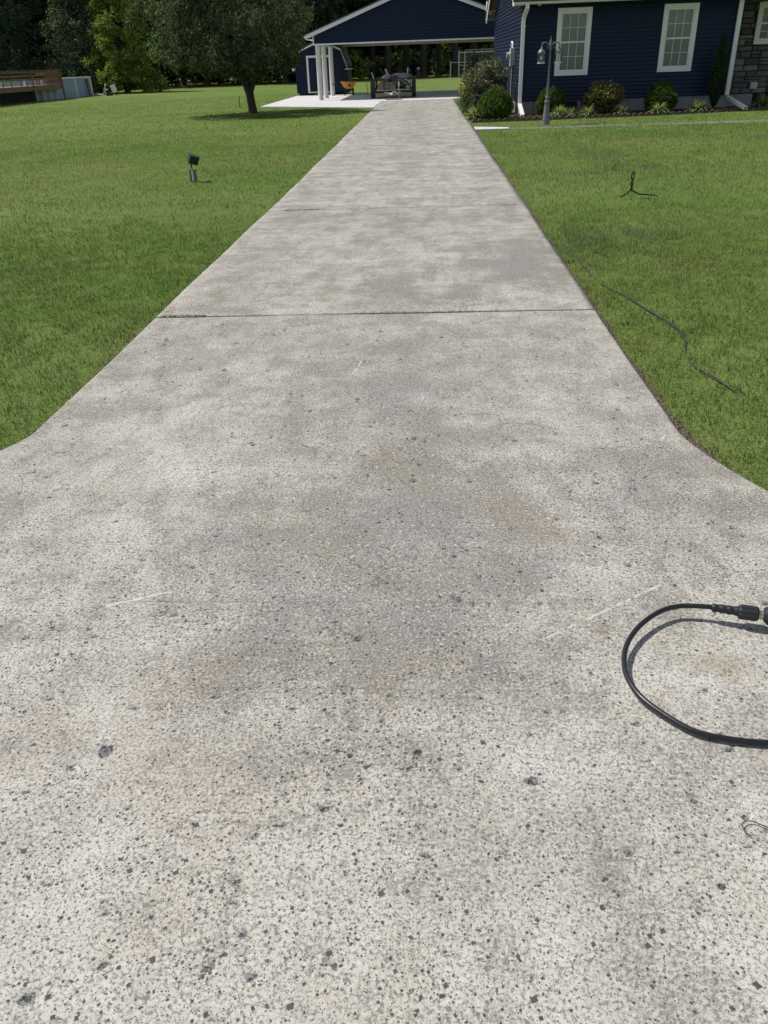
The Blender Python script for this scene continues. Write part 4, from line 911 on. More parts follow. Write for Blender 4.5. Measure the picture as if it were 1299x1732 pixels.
def wood_tree(kind, x, y, rot, s_=1.0, label=LW, group=GW):
    if kind not in proto:
        h, w, z0, tr, c = wp[kind]; rr = np.random.default_rng(90 + kind)
        o = make_tree('woodland_tree', label, x, y, h, wood_blobs(rr, h, w, z0), 15000, 0.30, c, 95 + kind, tr, h * 0.85, group, 0.4, 0.5, 12, (0.09, 0.13, 0.075), 0.16); proto[kind] = o
    else:
        o = copy_tree(proto[kind]); o['label'] = label; o['group'] = group
    o.location = (x, y, -0.03); o.rotation_euler = (0, 0, rot); o.scale = (s_, s_, s_ * (0.95 + 0.1 * random.random())); return o
rw = random.Random(4)
LB = 'tall bare trunked tree seen under the carport roof'; GBT = 'bare trunked trees under the carport roof'
for x in np.arange(-52, -9, 3.5): wood_tree(rw.choice((0, 1, 2)), x + rw.uniform(-1, 1), 84 + rw.uniform(-2.5, 3) + (0 if x > -40 else -4), rw.uniform(0, 6.28), rw.uniform(0.85, 1.1))
for x in np.arange(-56, -7, 4.2): wood_tree(rw.choice((0, 1, 2)), x + rw.uniform(-1, 1), 91 + rw.uniform(-1.5, 2.5), rw.uniform(0, 6.28), rw.uniform(0.95, 1.2))
for x, y in ((-8.0, 88), (-5.6, 91), (-3.9, 86.8), (-2.2, 90.5), (-0.4, 88.4), (1.0, 92), (2.6, 87.5), (4.4, 90), (6.5, 88), (9.0, 90)): wood_tree(3, x, y, rw.uniform(0, 6.28), rw.uniform(0.9, 1.15), LB, GBT)
# denser wood further back, one mass
r = np.random.default_rng(55); blobs = []
for q in range(520):
    x = -85 + 125 * r.random(); z = 0.5 + 14.5 * r.random() ** 0.8
    if q > 400: x = -14 + 34 * r.random(); z = 0.3 + 5 * r.random()
    blobs.append((x, 101 + 14 * r.random(), z, 2.6, 2.4, 2.2))
P, d, ci, ncl = crown_points(190000, blobs, r, 0.2); P = P[P[:, 2] > 0]; V, F = leaves(P, 0.72 * (0.6 + 0.8 * r.random(len(P))), None, 0.3, 0.6, 1, r)
wm = np_mesh('far_wood', V, F, 3, M['leaf'], None, leaf_cols(len(P), (0.034, 0.054, 0.030), 0.3, (0.08, 0.12, 0.035), 0.1, r)); tag(wm, 'dense dark mass of the wood behind the first trees', 'wood', kind='stuff')
# undergrowth along the edge of the wood
blobs = [(-70 + 62 * r.random(), 82 + 16 * r.random(), 0.5 + 1.4 * r.random(), 1.6, 1.3, 1.2) for _ in range(110)] + [(-8 + 18 * r.random(), 95 + 5 * r.random(), 0.5 + 1.2 * r.random(), 1.5, 1.2, 1.1) for _ in range(34)]
P, d, ci, ncl = crown_points(46000, blobs, r, 0.3); P = P[P[:, 2] > 0]; V, F = leaves(P, 0.26 * (0.6 + 0.8 * r.random(len(P))), None, 0.2, 0.6, 1, r)
ug = np_mesh('undergrowth', V, F, 3, M['leaf'], None, leaf_cols(len(P), (0.030, 0.048, 0.020), 0.3, (0.07, 0.10, 0.03), 0.1, r)); tag(ug, 'low shaded undergrowth at the foot of the wood', 'undergrowth', kind='stuff')
# sun catching saplings
def sapling(label, x, y, h, w, col, seed, n=2600, size=0.15, name='sapling', z0=0.3):
    r = np.random.default_rng(seed); bl = [(w * 0.6 * r.normal() * 0.6, w * 0.6 * r.normal() * 0.6, z0 + (h - z0) * r.random(), w * 0.4, w * 0.4, h * 0.14) for _ in range(12)]
    return make_tree(name, label, x, y, h, bl, n, size, col, seed, 0.03, h * 0.9, None, 0.1, 0.5, 6, None, 0, 'young tree')
sapling('light green sapling glimpsed between the shed and the trailer', -6.2, 83.0, 1.9, 0.9, (0.19, 0.26, 0.05), 61)
sapling('yellow green sapling glimpsed under the carport behind the trailer', -0.3, 91.0, 3.0, 0.55, (0.13, 0.20, 0.04), 62)
sapling('yellow green sapling between the trunks beside the pen', 1.25, 93.5, 3.0, 0.8, (0.13, 0.20, 0.04), 63)

# the two trees by the pool
r = np.random.default_rng(71); blobs = []
for q in range(120):
    z = 0.3 + 9.4 * r.random() ** 1.25; m = 2.45 * (1.05 - (z / 10.5)) * (0.6 + 0.5 * r.random()); a = r.random() * 6.283; blobs.append((m * math.cos(a), m * math.sin(a), z, 0.75, 0.75, 0.40))
make_tree('bright_tree', 'sunlit yellow green tree behind the pool pump', -23.2, 68.0, 10, blobs, 40000, 0.18, (0.14, 0.19, 0.045), 72, 0.16, 8.5, droop=0.2, alt=(0.36, 0.42, 0.10), altp=0.4, limbs=14, surf=0.3)
blobs = []
for q in range(70):
    z = 0.6 + 10.5 * r.random(); m = 2.6 * (1.05 - (z / 13)) * (0.6 + 0.5 * r.random()); a = r.random() * 6.283; blobs.append((m * math.cos(a), m * math.sin(a), z, 0.95, 0.95, 0.6))
make_tree('pool_tree', 'grey green tree rising behind the deck end of the pool', -26.6, 69.5, 11.5, blobs, 21000, 0.22, (0.080, 0.110, 0.072), 73, 0.2, 9, droop=0.6, alt=(0.19, 0.23, 0.16), altp=0.28, limbs=14, surf=0.3)
make_tree('shade_tree', 'dark broad tree behind the deck at the picture edge', -33.5, 68.0, 13, [(b[0] * 1.5, b[1] * 1.4, b[2] * 1.1, 1.2, 1.2, 0.8) for b in blobs], 20000, 0.26, (0.055, 0.082, 0.058), 74, 0.26, 10, droop=0.5, limbs=12, surf=0.3)

# ------------------------------------------------------------------ deck, pool, pump
dk = empty('deck', (-24.0, 50.0, -0.03), 0, 'brown wooden deck with board railings beside the pool', 'deck')
b = lambda n, *a: MB().box(*a).build(n, M['wood_brown'], dk)
Y0, Y1 = -5.0, 7.7
for q in range(14): b('deck_plank', -1.62 + q * 0.115, -1.62 + q * 0.115 + 0.109, Y0, Y1, 0.86, 0.89)
b('rim_beam', -0.05, 0.0, Y0, Y1, 0.62, 0.858); b('rim_beam', -1.65, -1.6, Y0, Y1, 0.62, 0.858)
for y in (-4.9, -1.6, 3.3, 7.6):
    b('post', 0.003, 0.095, y - 0.05, y + 0.05, 0.0 if y != 7.6 else 0.0, 1.68)
    b('post', -1.58, -1.49, y - 0.05, y + 0.05, 0.0, 0.61)
b('rail_cap', -0.03, 0.125, Y0, Y1, 1.682, 1.715)
for z in (1.555, 1.37, 1.185): b('rail_board', -0.035, 0.0, Y0, 5.4, z, z + 0.108)
for q in range(15): MB().box(-0.42, -0.40, -4.9 + q * 0.62, -4.9 + q * 0.62 + 0.60, 0.05, 0.85).build('deck_shade_board', M['deck_shade'], dk)  # boards added under the deck, coloured near black in place of its shade
for q in range(13):
    y = 5.45 + q * 0.18; b('baluster', -0.035, 0.0, y, y + 0.075, 0.892, 1.68)
for z in (1.02, 1.26, 1.45): b('rail_board', -0.075, -0.037, 5.4, 7.7, z, z + 0.10)
for y in (-3.6, -2.4, -0.5, 0.6, 1.8, 2.6, 4.4): b('baluster', -0.075, -0.038, y, y + 0.09, 0.892, 1.16)
b('end_rail', -1.6, -0.06, 7.63, 7.68, 1.45, 1.6); b('end_rail', -1.6, -0.06, 7.63, 7.68, 1.1, 1.25)

pl = empty('swimming_pool', (-27.2, 60.6, -0.03), 0, 'above ground oval swimming pool with pale blue white walls', 'pool')
NP = 28; PA, PB, PH = 2.90, 4.60, 1.17
def ov(a, k=0.0): return ((PA + k) * math.copysign(abs(math.cos(a)) ** 0.45, math.cos(a)), (PB + k) * math.copysign(abs(math.sin(a)) ** 0.5, math.sin(a)))
angs = [2 * math.pi * q / NP for q in range(NP)]
for q in range(NP):
    a, c = ov(angs[q]), ov(angs[(q + 1) % NP]); a2, c2 = ov(angs[q], -0.05), ov(angs[(q + 1) % NP], -0.05)
    MB().prism([(*a, 0), (*c, 0), (*c2, 0), (*a2, 0)], (0, 0, PH - 0.03)).build('wall_panel', M['poolwall'], pl)
    MB().box(a[0] - 0.06, a[0] + 0.06, a[1] - 0.06, a[1] + 0.06, 0.0, PH).build('upright', M['white'], pl)
    a, c = ov(angs[q], 0.09), ov(angs[(q + 1) % NP], 0.09); a2, c2 = ov(angs[q], -0.10), ov(angs[(q + 1) % NP], -0.10)
    MB().prism([(*a, PH + .001), (*c, PH + .001), (*c2, PH + .001), (*a2, PH + .001)], (0, 0, 0.05)).build('top_rail', M['white'], pl)
MB().add([(*ov(a, -0.051), PH - 0.15) for a in angs], [tuple(range(NP))]).build('water', M['water'], pl)
ld = empty('pool_ladder', (-24.22, 62.6, -0.03), 0, 'dark ladder leaning at the far end of the pool wall', 'ladder')
for s_ in (-0.16, 0.16): MB().bar((0.10, s_, 0), (-0.02, s_, 1.1), 0.06).build('side_rail', M['black_metal'], ld)
for q in range(4): MB().bar((0.085 - q * 0.025, -0.13, 0.22 + q * 0.23), (0.085 - q * 0.025, 0.13, 0.22 + q * 0.23), 0.04).build('rung', M['grey_metal'], ld)
pu = empty('pool_pump', (-22.6, 62.3, -0.03), 0.0, 'black pool pump and white filter tank on the lawn beside the pool', 'pool pump')
MB().cyl((-0.18, 0, 0.30), (0.12, 0, 0.34), 0.14, 14).box(-0.2, 0.14, -0.16, 0.16, 0.0, 0.14).build('motor', M['black_plastic'], pu)
MB().lathe([(0.10, 0.0), (0.10, 0.08), (0.12, 0.12), (0.115, 0.16), (0.0, 0.17)], (-0.05, 0, 0.5), 14).build('strainer_lid', M['black_plastic'], pu)
MB().tube([(-0.30, 0, 0.0), (-0.28, 0, 0.5), (-0.22, 0, 0.74), (-0.16, 0, 0.62)], 0.035, 8).build('pipe', M['white'], pu)
MB().add(*(lambda m: (m.v, m.f))(MB().tube([(0.42, 0, 0.20), (0.36, 0, 0.36), (0.27, 0, 0.68)], [0.15, 0.19, 0.17], 14))).build('filter_tank', M['white'], pu)
MB().bar((0.30, 0.1, 0.25), (0.42, 0.1, 0), 0.05).bar((0.38, -0.1, 0.25), (0.5, -0.1, 0), 0.05).build('stand', M['black_plastic'], pu)
ph_ = MB().tube([(-24.62, 63.0, 0.62), (-24.3, 62.8, 0.30), (-23.9, 62.6, 0.10), (-23.45, 62.5, 0.06), (-23.15, 62.4, 0.05), (-22.98, 62.3, 0.2), (-22.93, 62.3, 0.45)], 0.035, 8).build('pool_hose', M['white_dirty'])
tag(ph_, 'pale flexible hose looping from the pool to its pump', 'hose')

# ------------------------------------------------------------------ wheelbarrow
wb = empty('wheelbarrow', (-4.12, 46.2, 0.0), 0.25, 'orange wheelbarrow parked on the pad between the posts and the trailer', 'wheelbarrow')
def frus(z0, a0, b0, z1, a1, b1): return [(-a0, -b0, z0), (a0, -b0, z0), (a0, b0, z0), (-a0, b0, z0), (-a1, -b1, z1), (a1, -b1, z1), (a1, b1, z1), (-a1, b1, z1)]
vo = frus(0.31, 0.17, 0.25, 0.62, 0.35, 0.42); vi = frus(0.33, 0.155, 0.235, 0.621, 0.335, 0.405)
tr_ = MB().add(vo + vi, [(3, 2, 1, 0), (0, 1, 5, 4), (1, 2, 6, 5), (2, 3, 7, 6), (3, 0, 4, 7), (8, 9, 10, 11), (8, 12, 13, 9), (9, 13, 14, 10), (10, 14, 15, 11), (11, 15, 12, 8), (4, 5, 13, 12), (5, 6, 14, 13), (6, 7, 15, 14), (7, 4, 12, 15)]).build('tray', M['orange'], wb)
MB().tube([(x, y, 0.625) for x, y in ((-.35, -.42), (.35, -.42), (.35, .42), (-.35, .42), (-.35, -.42))], 0.013, 6).build('tray_rim', M['orange'], tr_)
MB().add([(0.065 * math.cos(q * math.pi / 8), -0.352 + (0.46 + 0.06 * math.sin(q * math.pi / 8) - 0.465) * -0.55, 0.465 + 0.065 * math.sin(q * math.pi / 8)) for q in range(16)], [tuple(range(16))]).build('round_emblem', M['black_plastic'], tr_)
MB().cyl((0.19, 0.10, 0.17), (0.27, 0.10, 0.17), 0.17, 18).build('tyre', M['rubber'], wb)
MB().cyl((0.185, 0.10, 0.17), (0.275, 0.10, 0.17), 0.07, 12).build('wheel_hub', M['grey_metal'], wb)
for s_ in (-1, 1):
    MB().bar((-0.20 + .02, s_ * 0.2, 0.31), (-0.22, s_ * 0.22, 0.0), 0.035).build('leg', M['black_metal'], wb)
    MB().bar((0.24, s_ * 0.10 + 0.1, 0.20), (-0.80, s_ * 0.26, 0.52), 0.038).build('handle', M['black_metal'], wb)

# ------------------------------------------------------------------ trailer and its load
tl = empty('utility_trailer', (-1.60, 40.6, 0.0), 0.02, 'black utility trailer heaped with scrap parked at the carport', 'trailer')
bm_ = lambda n, mt, *a: MB().box(*a).build(n, mt, tl)
for s_ in (-1, 1):
    w = empty('wheel', (s_ * 0.95, 0.9, 0.39)); w.parent = tl
    MB().cyl((-0.095, 0, 0), (0.095, 0, 0), 0.39, 24).build('tyre', M['rubber'], w)
    MB().cyl((-0.10, 0, 0), (0.10, 0, 0), 0.20, 16).build('rim', M['grey_metal'], w)
    MB().bar((s_ * 0.80, 0.9, 0.39), (s_ * 0.86, 0.9, 0.39), 0.08).build('hub_arm', M['black_metal'], tl)
bm_('side_rail', M['black_metal'], -0.83, -0.78, 0.0, 2.6, 0.30, 0.38); bm_('side_rail', M['black_metal'], 0.78, 0.83, 0.0, 2.6, 0.30, 0.38)
bm_('side_rail', M['black_metal'], -0.83, -0.78, 0.0, 2.6, 0.74, 0.79); bm_('side_rail', M['black_metal'], 0.78, 0.83, 0.0, 2.6, 0.74, 0.79)
for y in (0.85, 1.7, 2.55):
    for s_ in (-1, 1): bm_('upright', M['black_metal'], s_ * 0.805 - 0.02, s_ * 0.805 + 0.02, y - .02, y + .02, 0.381, 0.739)
bm_('bed', M['wood_junk'], -0.779, 0.779, 0.06, 2.6, 0.34, 0.375)
bm_('front_rail', M['black_metal'], -0.86, 0.97, -0.05, -0.003, 0.755, 0.80); bm_('front_beam', M['black_metal'], -0.86, 0.86, -0.06, 0.055, 0.22, 0.32)
for x in (-0.83, -0.40, 0.50, 0.93): bm_('front_upright', M['black_metal'], x - 0.022, x + 0.022, -0.052, -0.002, 0.331 if x < 0.9 else 0.2, 0.754)
bm_('axle', M['black_metal'], -0.85, 0.85, 0.86, 0.94, 0.34 - .02, 0.339 + 0.0)
for s_ in (-1, 1): MB().bar((s_ * 0.36, -0.06, 0.24), (0.07, -1.15, 0.20), 0.07, 0.06).build('tongue', M['white_dirty'], tl)
MB().box(0.0, 0.14, -1.42, -1.10, 0.16, 0.26).bar((0.07, -1.42, 0.19), (0.07, -1.52, 0.15), 0.07).build('coupler', M['rust'], tl)
MB().bar((0.27, -0.35, 0.0), (0.27, -0.35, 0.5), 0.045).build('jack', M['grey_metal'], tl); MB().bar((0.27, -0.35, 0.501), (0.27, -0.35, 0.68), 0.06).build('jack_grip', M['white'], tl)
MB().bar((-0.15, -0.2, 0.22), (-0.15, -0.2, 0.60), 0.04).build('hitch_post', M['rust'], tl)
bm_('plate', M['gutter'], -0.05, 0.15, -0.068, -0.061, 0.225, 0.285)
for (a, b_, mt) in (((-0.86, 0.2, 0.8), (-0.97, 0.5, 1.05), 'grey_metal'), ((0.93, 0.3, 0.8), (0.78, 0.6, 1.15), 'black_metal')): MB().bar(a, b_, 0.045).build('stake', M[mt], tl)
gp_ = 'scrap items heaped on the utility trailer'
def scrap(name, label, mb, mt, cat, loc=(0, 0, 0)):
    o = mb.build(name, M[mt]); o.location = (-1.60 + loc[0], 40.6 + loc[1], loc[2]); return tag(o, label, cat, gp_)
scrap('plank_stack', 'rusty brown board stack low on the trailer behind the front rail', MB().box(-0.72, 0.12, 0, 1.6, 0.376, 0.46).box(-0.70, 0.10, 0.02, 1.6, 0.463, 0.56), 'wood_junk', 'boards', (0, 0.08, 0))
scrap('pale_board', 'pale flat board lying on top of the brown board stack', MB().bar((-0.74, 0, 0.60), (0.15, 0.02, 0.64), 0.35, 0.05), 'wood_junk', 'board', (0, 0.22, -0.01))
scrap('rusty_drum', 'round rusty drum end facing out of the trailer load', MB().cyl((0.06, 0, 0.78), (0.10, 0.8, 0.80), 0.135, 18).cyl((0.06, -0.012, 0.78), (0.06, 0.0, 0.78), 0.10, 18), 'rust', 'drum', (0, 0.1, 0))
def lump(cx, cy, cz, rx, ry, rz_2, seed):
    r = np.random.default_rng(seed); bm = bmesh.new(); bmesh.ops.create_icosphere(bm, subdivisions=3, radius=1)
    for v_ in bm.verts:
        k_ = 1 + 0.35 * (float(fnoise(v_.co.x * 1.3 + 4, v_.co.y * 1.3 + v_.co.z, 1.6, seed)) - 0.5) * 2
        v_.co = Vector((cx + v_.co.x * rx * k_, cy + v_.co.y * ry * k_, cz + v_.co.z * rz_2 * k_))
    m = MB(); m.v = [tuple(v_.co) for v_ in bm.verts]; m.f = [tuple(v_.index for v_ in f_.verts) for f_ in bm.faces]; m.sm = [False] * len(m.f); bm.free(); return m
scrap('tarp_bundle', 'crumpled grey tarp over the middle of the trailer load', lump(0.28, 0, 0.80, 0.48, 0.7, 0.20, 3), 'tarp', 'tarp', (0, 1.0, 0))
scrap('metal_sheet', 'bent grey metal sheet leaning on the left of the trailer load', lump(-0.32, 0, 0.80, 0.24, 0.5, 0.18, 8), 'grey_metal', 'metal sheet', (0, 0.9, 0))
scrap('scrap_bundle', 'brown heap of scrap wood filling the trailer bed', lump(0.05, 0, 0.56, 0.62, 0.8, 0.22, 6), 'wood_junk', 'scrap wood', (0, 1.3, 0))
scrap('blue_crate', 'pale blue plastic crate low at the right of the trailer load', MB().box(0.60, 0.775, 0, 0.5, 0.376, 0.47).box(0.585, 0.778, -0.01, 0.51, 0.4705, 0.50), 'blue_box', 'crate', (0, 0.15, 0))
scrap('grey_pipe', 'white curled pipe above the pale blue crate', MB().tube([(0.56 + 0.09 * math.cos(t_), 0.02 * t_, 0.67 + 0.08 * math.sin(t_)) for t_ in np.linspace(0, 5, 14)], 0.025, 8), 'white', 'pipe', (0, 0.15, 0))
scrap('metal_strut', 'bright metal strut slanting up from the right of the load', MB().bar((0.60, 0, 0.50), (0.86, 0.1, 0.78), 0.07, 0.03), 'grey_metal', 'strut', (0, 0.3, 0))
scrap('white_pole', 'white tipped pole sticking up at the right of the load', MB().bar((0.64, 0, 0.8), (0.66, 0.15, 1.18), 0.05), 'white', 'pole', (0, 1.2, 0))
scrap('slanted_pole', 'white tipped pole slanting left above the load', MB().bar((-0.22, 0, 0.85), (-0.38, 0.1, 1.16), 0.045), 'white', 'pole', (0, 1.2, 0))
gb = MB().box(-0.36, 0.36, -0.09, 0.09, 0.0, 0.05).build('ground_board', M['wood_junk']); gb.location = (-1.50, 38.95, 0.004); tag(gb, 'weathered board lying under the trailer coupler', 'board')
for q, (x, y, lab) in enumerate(((-2.42, 41.0, 'left'), (-0.78, 41.0, 'right'))): pass
po = MB().tube([(0, 0, 0.20), (0.0, 0, 0.22)], 0.05, 8).tube([(0, 0, 0.22), (-0.03, 0, 0.6), (-0.06, 0, 1.2), (-0.07, 0, 1.75)], 0.012, 6).bar((0, 0, 0.0), (0, 0, 0.2), 0.02).build('garden_stake', M['black_metal']); po.location = (-3.23, 47.4, 0.0)
tag(po, 'thin dark pole standing left of the trailer', 'pole')
sk = MB().bar((0, 0, -0.05), (0.01, 0, 0.42), 0.03).build('wooden_stake', M['rust']); sk.location = (-8.05, 37.5, -0.03); tag(sk, 'short thin stake in the lawn left of the forked trunk', 'stake')

# ------------------------------------------------------------------ pen and shrub beyond
kn = empty('wire_pen', (0, 0, -0.03), 0, 'tall framed wire pen at the wood edge seen under the carport', 'pen')
for x, y in ((2.78, 82), (6.3, 82), (8.2, 82), (6.9, 84.5), (3.4, 84.5)): MB().bar((x, y, 0), (x, y, 2.1), 0.12).build('post', M['grey_metal'], kn)
MB().bar((2.84, 82, 1.95), (8.14, 82, 1.95), 0.10).build('top_rail', M['grey_metal'], kn); MB().bar((3.46, 84.5, 2.15), (6.84, 84.5, 2.15), 0.10).build('top_rail', M['wood_junk'], kn)
MB().bar((2.84, 82, 0.95), (6.24, 82, 0.95), 0.05).build('mid_rail', M['grey_metal'], kn)
w = MB()
for q in range(36): w.bar((2.84 + q * 0.15, 82, 0.05), (2.84 + q * 0.15, 82, 1.9), 0.008)
for q in range(12): w.bar((2.84, 82.005, 0.1 + q * 0.15), (8.14, 82.005, 0.1 + q * 0.15), 0.008)
wo_ = w.build('wire_mesh', M['grey_metal'], kn); wo_['kind'] = 'stuff'
fn = empty('low_fence', (0, 0, -0.03), 0, 'low wire fence joining the left of the framed pen', 'fence')
MB().bar((2.01, 81, 0), (2.01, 81, 1.28), 0.09).build('post', M['grey_metal'], fn); MB().bar((2.06, 81, 1.2), (7.0, 81, 1.2), 0.05).build('rail', M['grey_metal'], fn); MB().bar((7.05, 81, 0), (7.05, 81, 1.28), 0.09).build('post', M['grey_metal'], fn)
r = np.random.default_rng(41); sv = empty('upright_shrub', (2.75, 55, -0.03), 0, 'upright feathery evergreen shrub rising behind the rose bush', 'shrub')
cc = [(0.0, 1.85), (-0.32, 1.45), (0.30, 1.5), (-0.12, 1.7), (0.15, 1.65), (-0.42, 1.1)]; P = []
for cx, ht in cc:
    t_ = r.random(700) ** 0.8; P.append(np.stack([cx * (0.5 + 0.5 * t_) + r.normal(size=700) * 0.06 * (1.2 - t_), r.normal(size=700) * 0.10, t_ * ht], 1))
P = np.concatenate(P); V, F = leaves(P, 0.11, None, -1.2, 0.3, 1, r); np_mesh('foliage', V, F, 3, M['needle'], sv, leaf_cols(len(P), (0.035, 0.070, 0.030), 0.3, r=r)); MB().tube([(0, 0, -.05), (0, 0, 0.6)], [0.03, 0.02], 6).build('stem', M['bark'], sv)
tp = empty('terracotta_pot', (-0.95, 86.0, -0.03), 0, 'small terracotta pot with a pale top on a dark stump beyond the trailer', 'pot')
MB().lathe([(0.22, 0), (0.19, 0.4), (0.0, 0.4)], n=10).build('stump', M['bark'], tp); MB().lathe([(0.10, 0.401), (0.17, 0.68), (0.19, 0.68), (0.19, 0.74), (0.15, 0.74)], n=12).build('pot', M['terracotta'], tp); MB().lathe([(0.14, 0.741), (0.16, 0.80), (0.10, 0.88), (0.0, 0.9)], n=10).build('pale_top', M['white_dirty'], tp)

# ------------------------------------------------------------------ things on the lawn and driveway
sp = empty('landscape_spotlight', (-3.62, 12.94, -0.03), 0.0, 'black square spotlight tilted on a grey box in the left lawn', 'spotlight')
MB().box(-0.045, 0.045, -0.04, 0.04, 0.0, 0.17).box(-0.05, 0.05, -0.045, 0.045, 0.171, 0.18).build('junction_box', M['grey_block'], sp)
MB().box(-0.012, 0.012, -0.0455, -0.0405, 0.02, 0.165).build('box_seam', M['gutter'], sp)
MB().tube([(-0.005, 0, 0.18), (-0.012, 0, 0.27)], 0.011, 8).build('stem', M['green_plastic'], sp)
hd = empty('lamp_head', (0.03, -0.01, 0.32)); hd.parent = sp; hd.rotation_euler = (0.35, 0.30, 0.7)
MB().prism([(-0.075, -0.05, -0.06), (0.075, -0.05, -0.06), (0.075, 0.03, -0.05), (-0.075, 0.03, -0.05)], (0, 0, 0.11)).box(-0.08, 0.08, -0.055, 0.035, 0.0505, 0.062).build('housing', M['green_plastic'], hd)
MB().box(-0.07, 0.07, -0.052, -0.0505, -0.05, 0.045).build('lens', M['lens'], hd)

# twisted black cable loop standing in the right lawn
tw = MB(); pts1, pts2 = [], []
for q in range(30):
    t_ = q / 29; z = 0.07 + 0.20 * t_; a = t_ * 9; k_ = 0.012 if t_ < 0.6 else 0.012 + 0.016 * math.sin((t_ - 0.6) / 0.4 * math.pi)
    pts1.append((k_ * math.cos(a if t_ < 0.6 else 5.4), k_ * 0.6 * math.sin(a), z)); pts2.append((-k_ * math.cos(a if t_ < 0.6 else 5.4), -k_ * 0.6 * math.sin(a), z))
tw.tube([(-0.13, -0.06, 0.0), (-0.08, -0.03, 0.015), (-0.03, 0, 0.05)] + pts1 + list(reversed(pts2)) + [(0.03, 0, 0.05), (0.09, -0.01, 0.02), (0.2, -0.02, 0.012), (0.30, -0.04, 0.0)], 0.0085, 7)
co = tw.build('cable_loop', M['hose']); co.location = (2.42, 10.2, 0.0); tag(co, 'black cable twisted into an upright loop in the right lawn', 'cable')
def smooth_path(p, n=12):
    p = [Vector(q) for q in p]; out = []
    for i in range(len(p) - 1):
        p0, p1, p2, p3 = p[max(i - 1, 0)], p[i], p[i + 1], p[min(i + 2, len(p) - 1)]
        for k_ in range(n):
            t_ = k_ / n; out.append(0.5 * ((2 * p1) + (-p0 + p2) * t_ + (2 * p0 - 5 * p1 + 4 * p2 - p3) * t_ * t_ + (-p0 + 3 * p1 - 3 * p2 + p3) * t_ ** 3))
    out.append(p[-1]); return out
lc = MB().tube([p - Vector((0, 0, 0.010 + 0.007 * math.sin(p.y * 5.1))) for p in smooth_path([(1.36, 8.45, 0.004), (1.30, 7.7, -0.016), (1.27, 7.18, -0.014), (1.275, 6.61, -0.004), (1.31, 6.2, -0.022), (1.35, 5.934, -0.016), (1.40, 5.75, -0.008), (1.447, 5.518, -0.006), (1.515, 5.153, 0.006), (1.55, 4.9, 0.004), (1.535, 4.70, -0.010), (1.48, 4.45, -0.030), (1.468, 4.23, -0.008), (1.505, 4.075, 0.006), (1.545, 3.93, -0.002), (1.62, 3.75, -0.03)])], 0.0055, 7).build('lawn_cable', M['cable'])
tag(lc, 'dark thin cable snaking through the right lawn beside the driveway', 'cable')

# pressure hose with its coupling and the edge of a spray gun
hp = [(4.6, 0.55, 0.02), (3.9, 0.72, 0.02), (3.2, 1.12, 0.022), (2.5, 1.40, 0.012), (1.8, 1.46, 0.012), (1.25, 1.435, 0.012), (1.0, 1.432, 0.012), (0.831, 1.440, 0.012), (0.745, 1.450, 0.012), (0.663, 1.475, 0.013), (0.598, 1.535, 0.015), (0.553, 1.60, 0.018), (0.536, 1.685, 0.022), (0.556, 1.778, 0.030), (0.610, 1.864, 0.036), (0.684, 1.930, 0.041), (0.750, 1.956, 0.044), (0.815, 1.949, 0.049), (0.857, 1.940, 0.050)]
hz = empty('pressure_hose', (0, 0, 0), label='black pressure washer hose looping over the concrete to its coupling', cat='hose')
MB().tube(smooth_path(hp, 14), 0.0076, 14).build('hose_tube', M['hose'], hz)
sv_ = MB(); A = Vector((0.842, 1.9425, 0.050)); B = Vector((0.912, 1.924, 0.050)); dv = (B - A).normalized()
pts = []; rd = []
for q in range(15): pts.append(A + (B - A) * q / 14); rd.append(0.0112 + 0.0022 * (q / 14) + (0.0016 if q % 4 in (1, 2) else 0))
sv_.tube(pts, rd, 14).build('strain_relief', M['black_plastic'], hz)
nt = MB(); pv = []
C0 = B + dv * 0.001; C1 = B + dv * 0.056
X_ = dv.cross(Vector((0, 0, 1))).normalized(); Y_ = X_.cross(dv); nr = 40; vv = []; 
for p, k_ in ((C0, .80), (C0 + dv * .006, 1.0), (C1 - dv * .006, 1.0), (C1, .86)):
    for q in range(nr):
        rr = 0.0215 * k_ * (1 + (0.045 if q % 4 < 2 else -0.045)); a = 2 * math.pi * q / nr; vv.append(p + (X_ * math.cos(a) + Y_ * math.sin(a)) * rr)
nt.add(vv, [(i * nr + q, i * nr + (q + 1) % nr, (i + 1) * nr + (q + 1) % nr, (i + 1) * nr + q) for i in range(3) for q in range(nr)] + [tuple(reversed(range(nr))), tuple(range(3 * nr, 4 * nr))])
nt.build('coupling_nut', M['black_plastic'], hz)
gn = empty('spray_gun', (0, 0, 0), label='dark grey pressure washer gun lying at the picture edge on the concrete', cat='spray gun')
MB().tube([C1 + dv * 0.001, C1 + dv * 0.013], 0.013, 16).build('inlet_collar', M['brass'], gn)
Gd = C1 + dv * 0.014
g1 = MB().tube([Gd, Gd + dv * 0.006, Gd + dv * 0.02 + Vector((0, 0.004, 0)), Gd + dv * 0.07 + Vector((0.0, -0.012, -0.004)), Gd + dv * 0.16 + Vector((0, -0.05, -0.012)), Gd + dv * 0.26 + Vector((0, -0.10, -0.016))], [0.016, 0.024, 0.031, 0.033, 0.030, 0.028], 18)
g1.build('grip', M['black_plastic'], gn)
MB().tube([Gd + dv * 0.20 + Vector((0, -0.07, -0.014)), Gd + dv * 0.30 + Vector((0, 0.06, -0.012)), Gd + dv * 0.42 + Vector((0, 0.18, -0.02))], [0.030, 0.026, 0.016], 16).build('barrel', M['black_plastic'], gn)
MB().tube([Gd + dv * 0.07 + Vector((0.0, -0.045, -0.01)), Gd + dv * 0.14 + Vector((0, -0.085, -0.012)), Gd + dv * 0.22 + Vector((0, -0.12, -0.014))], [0.006, 0.008, 0.006], 10).build('trigger', M['grey_metal'], gn)

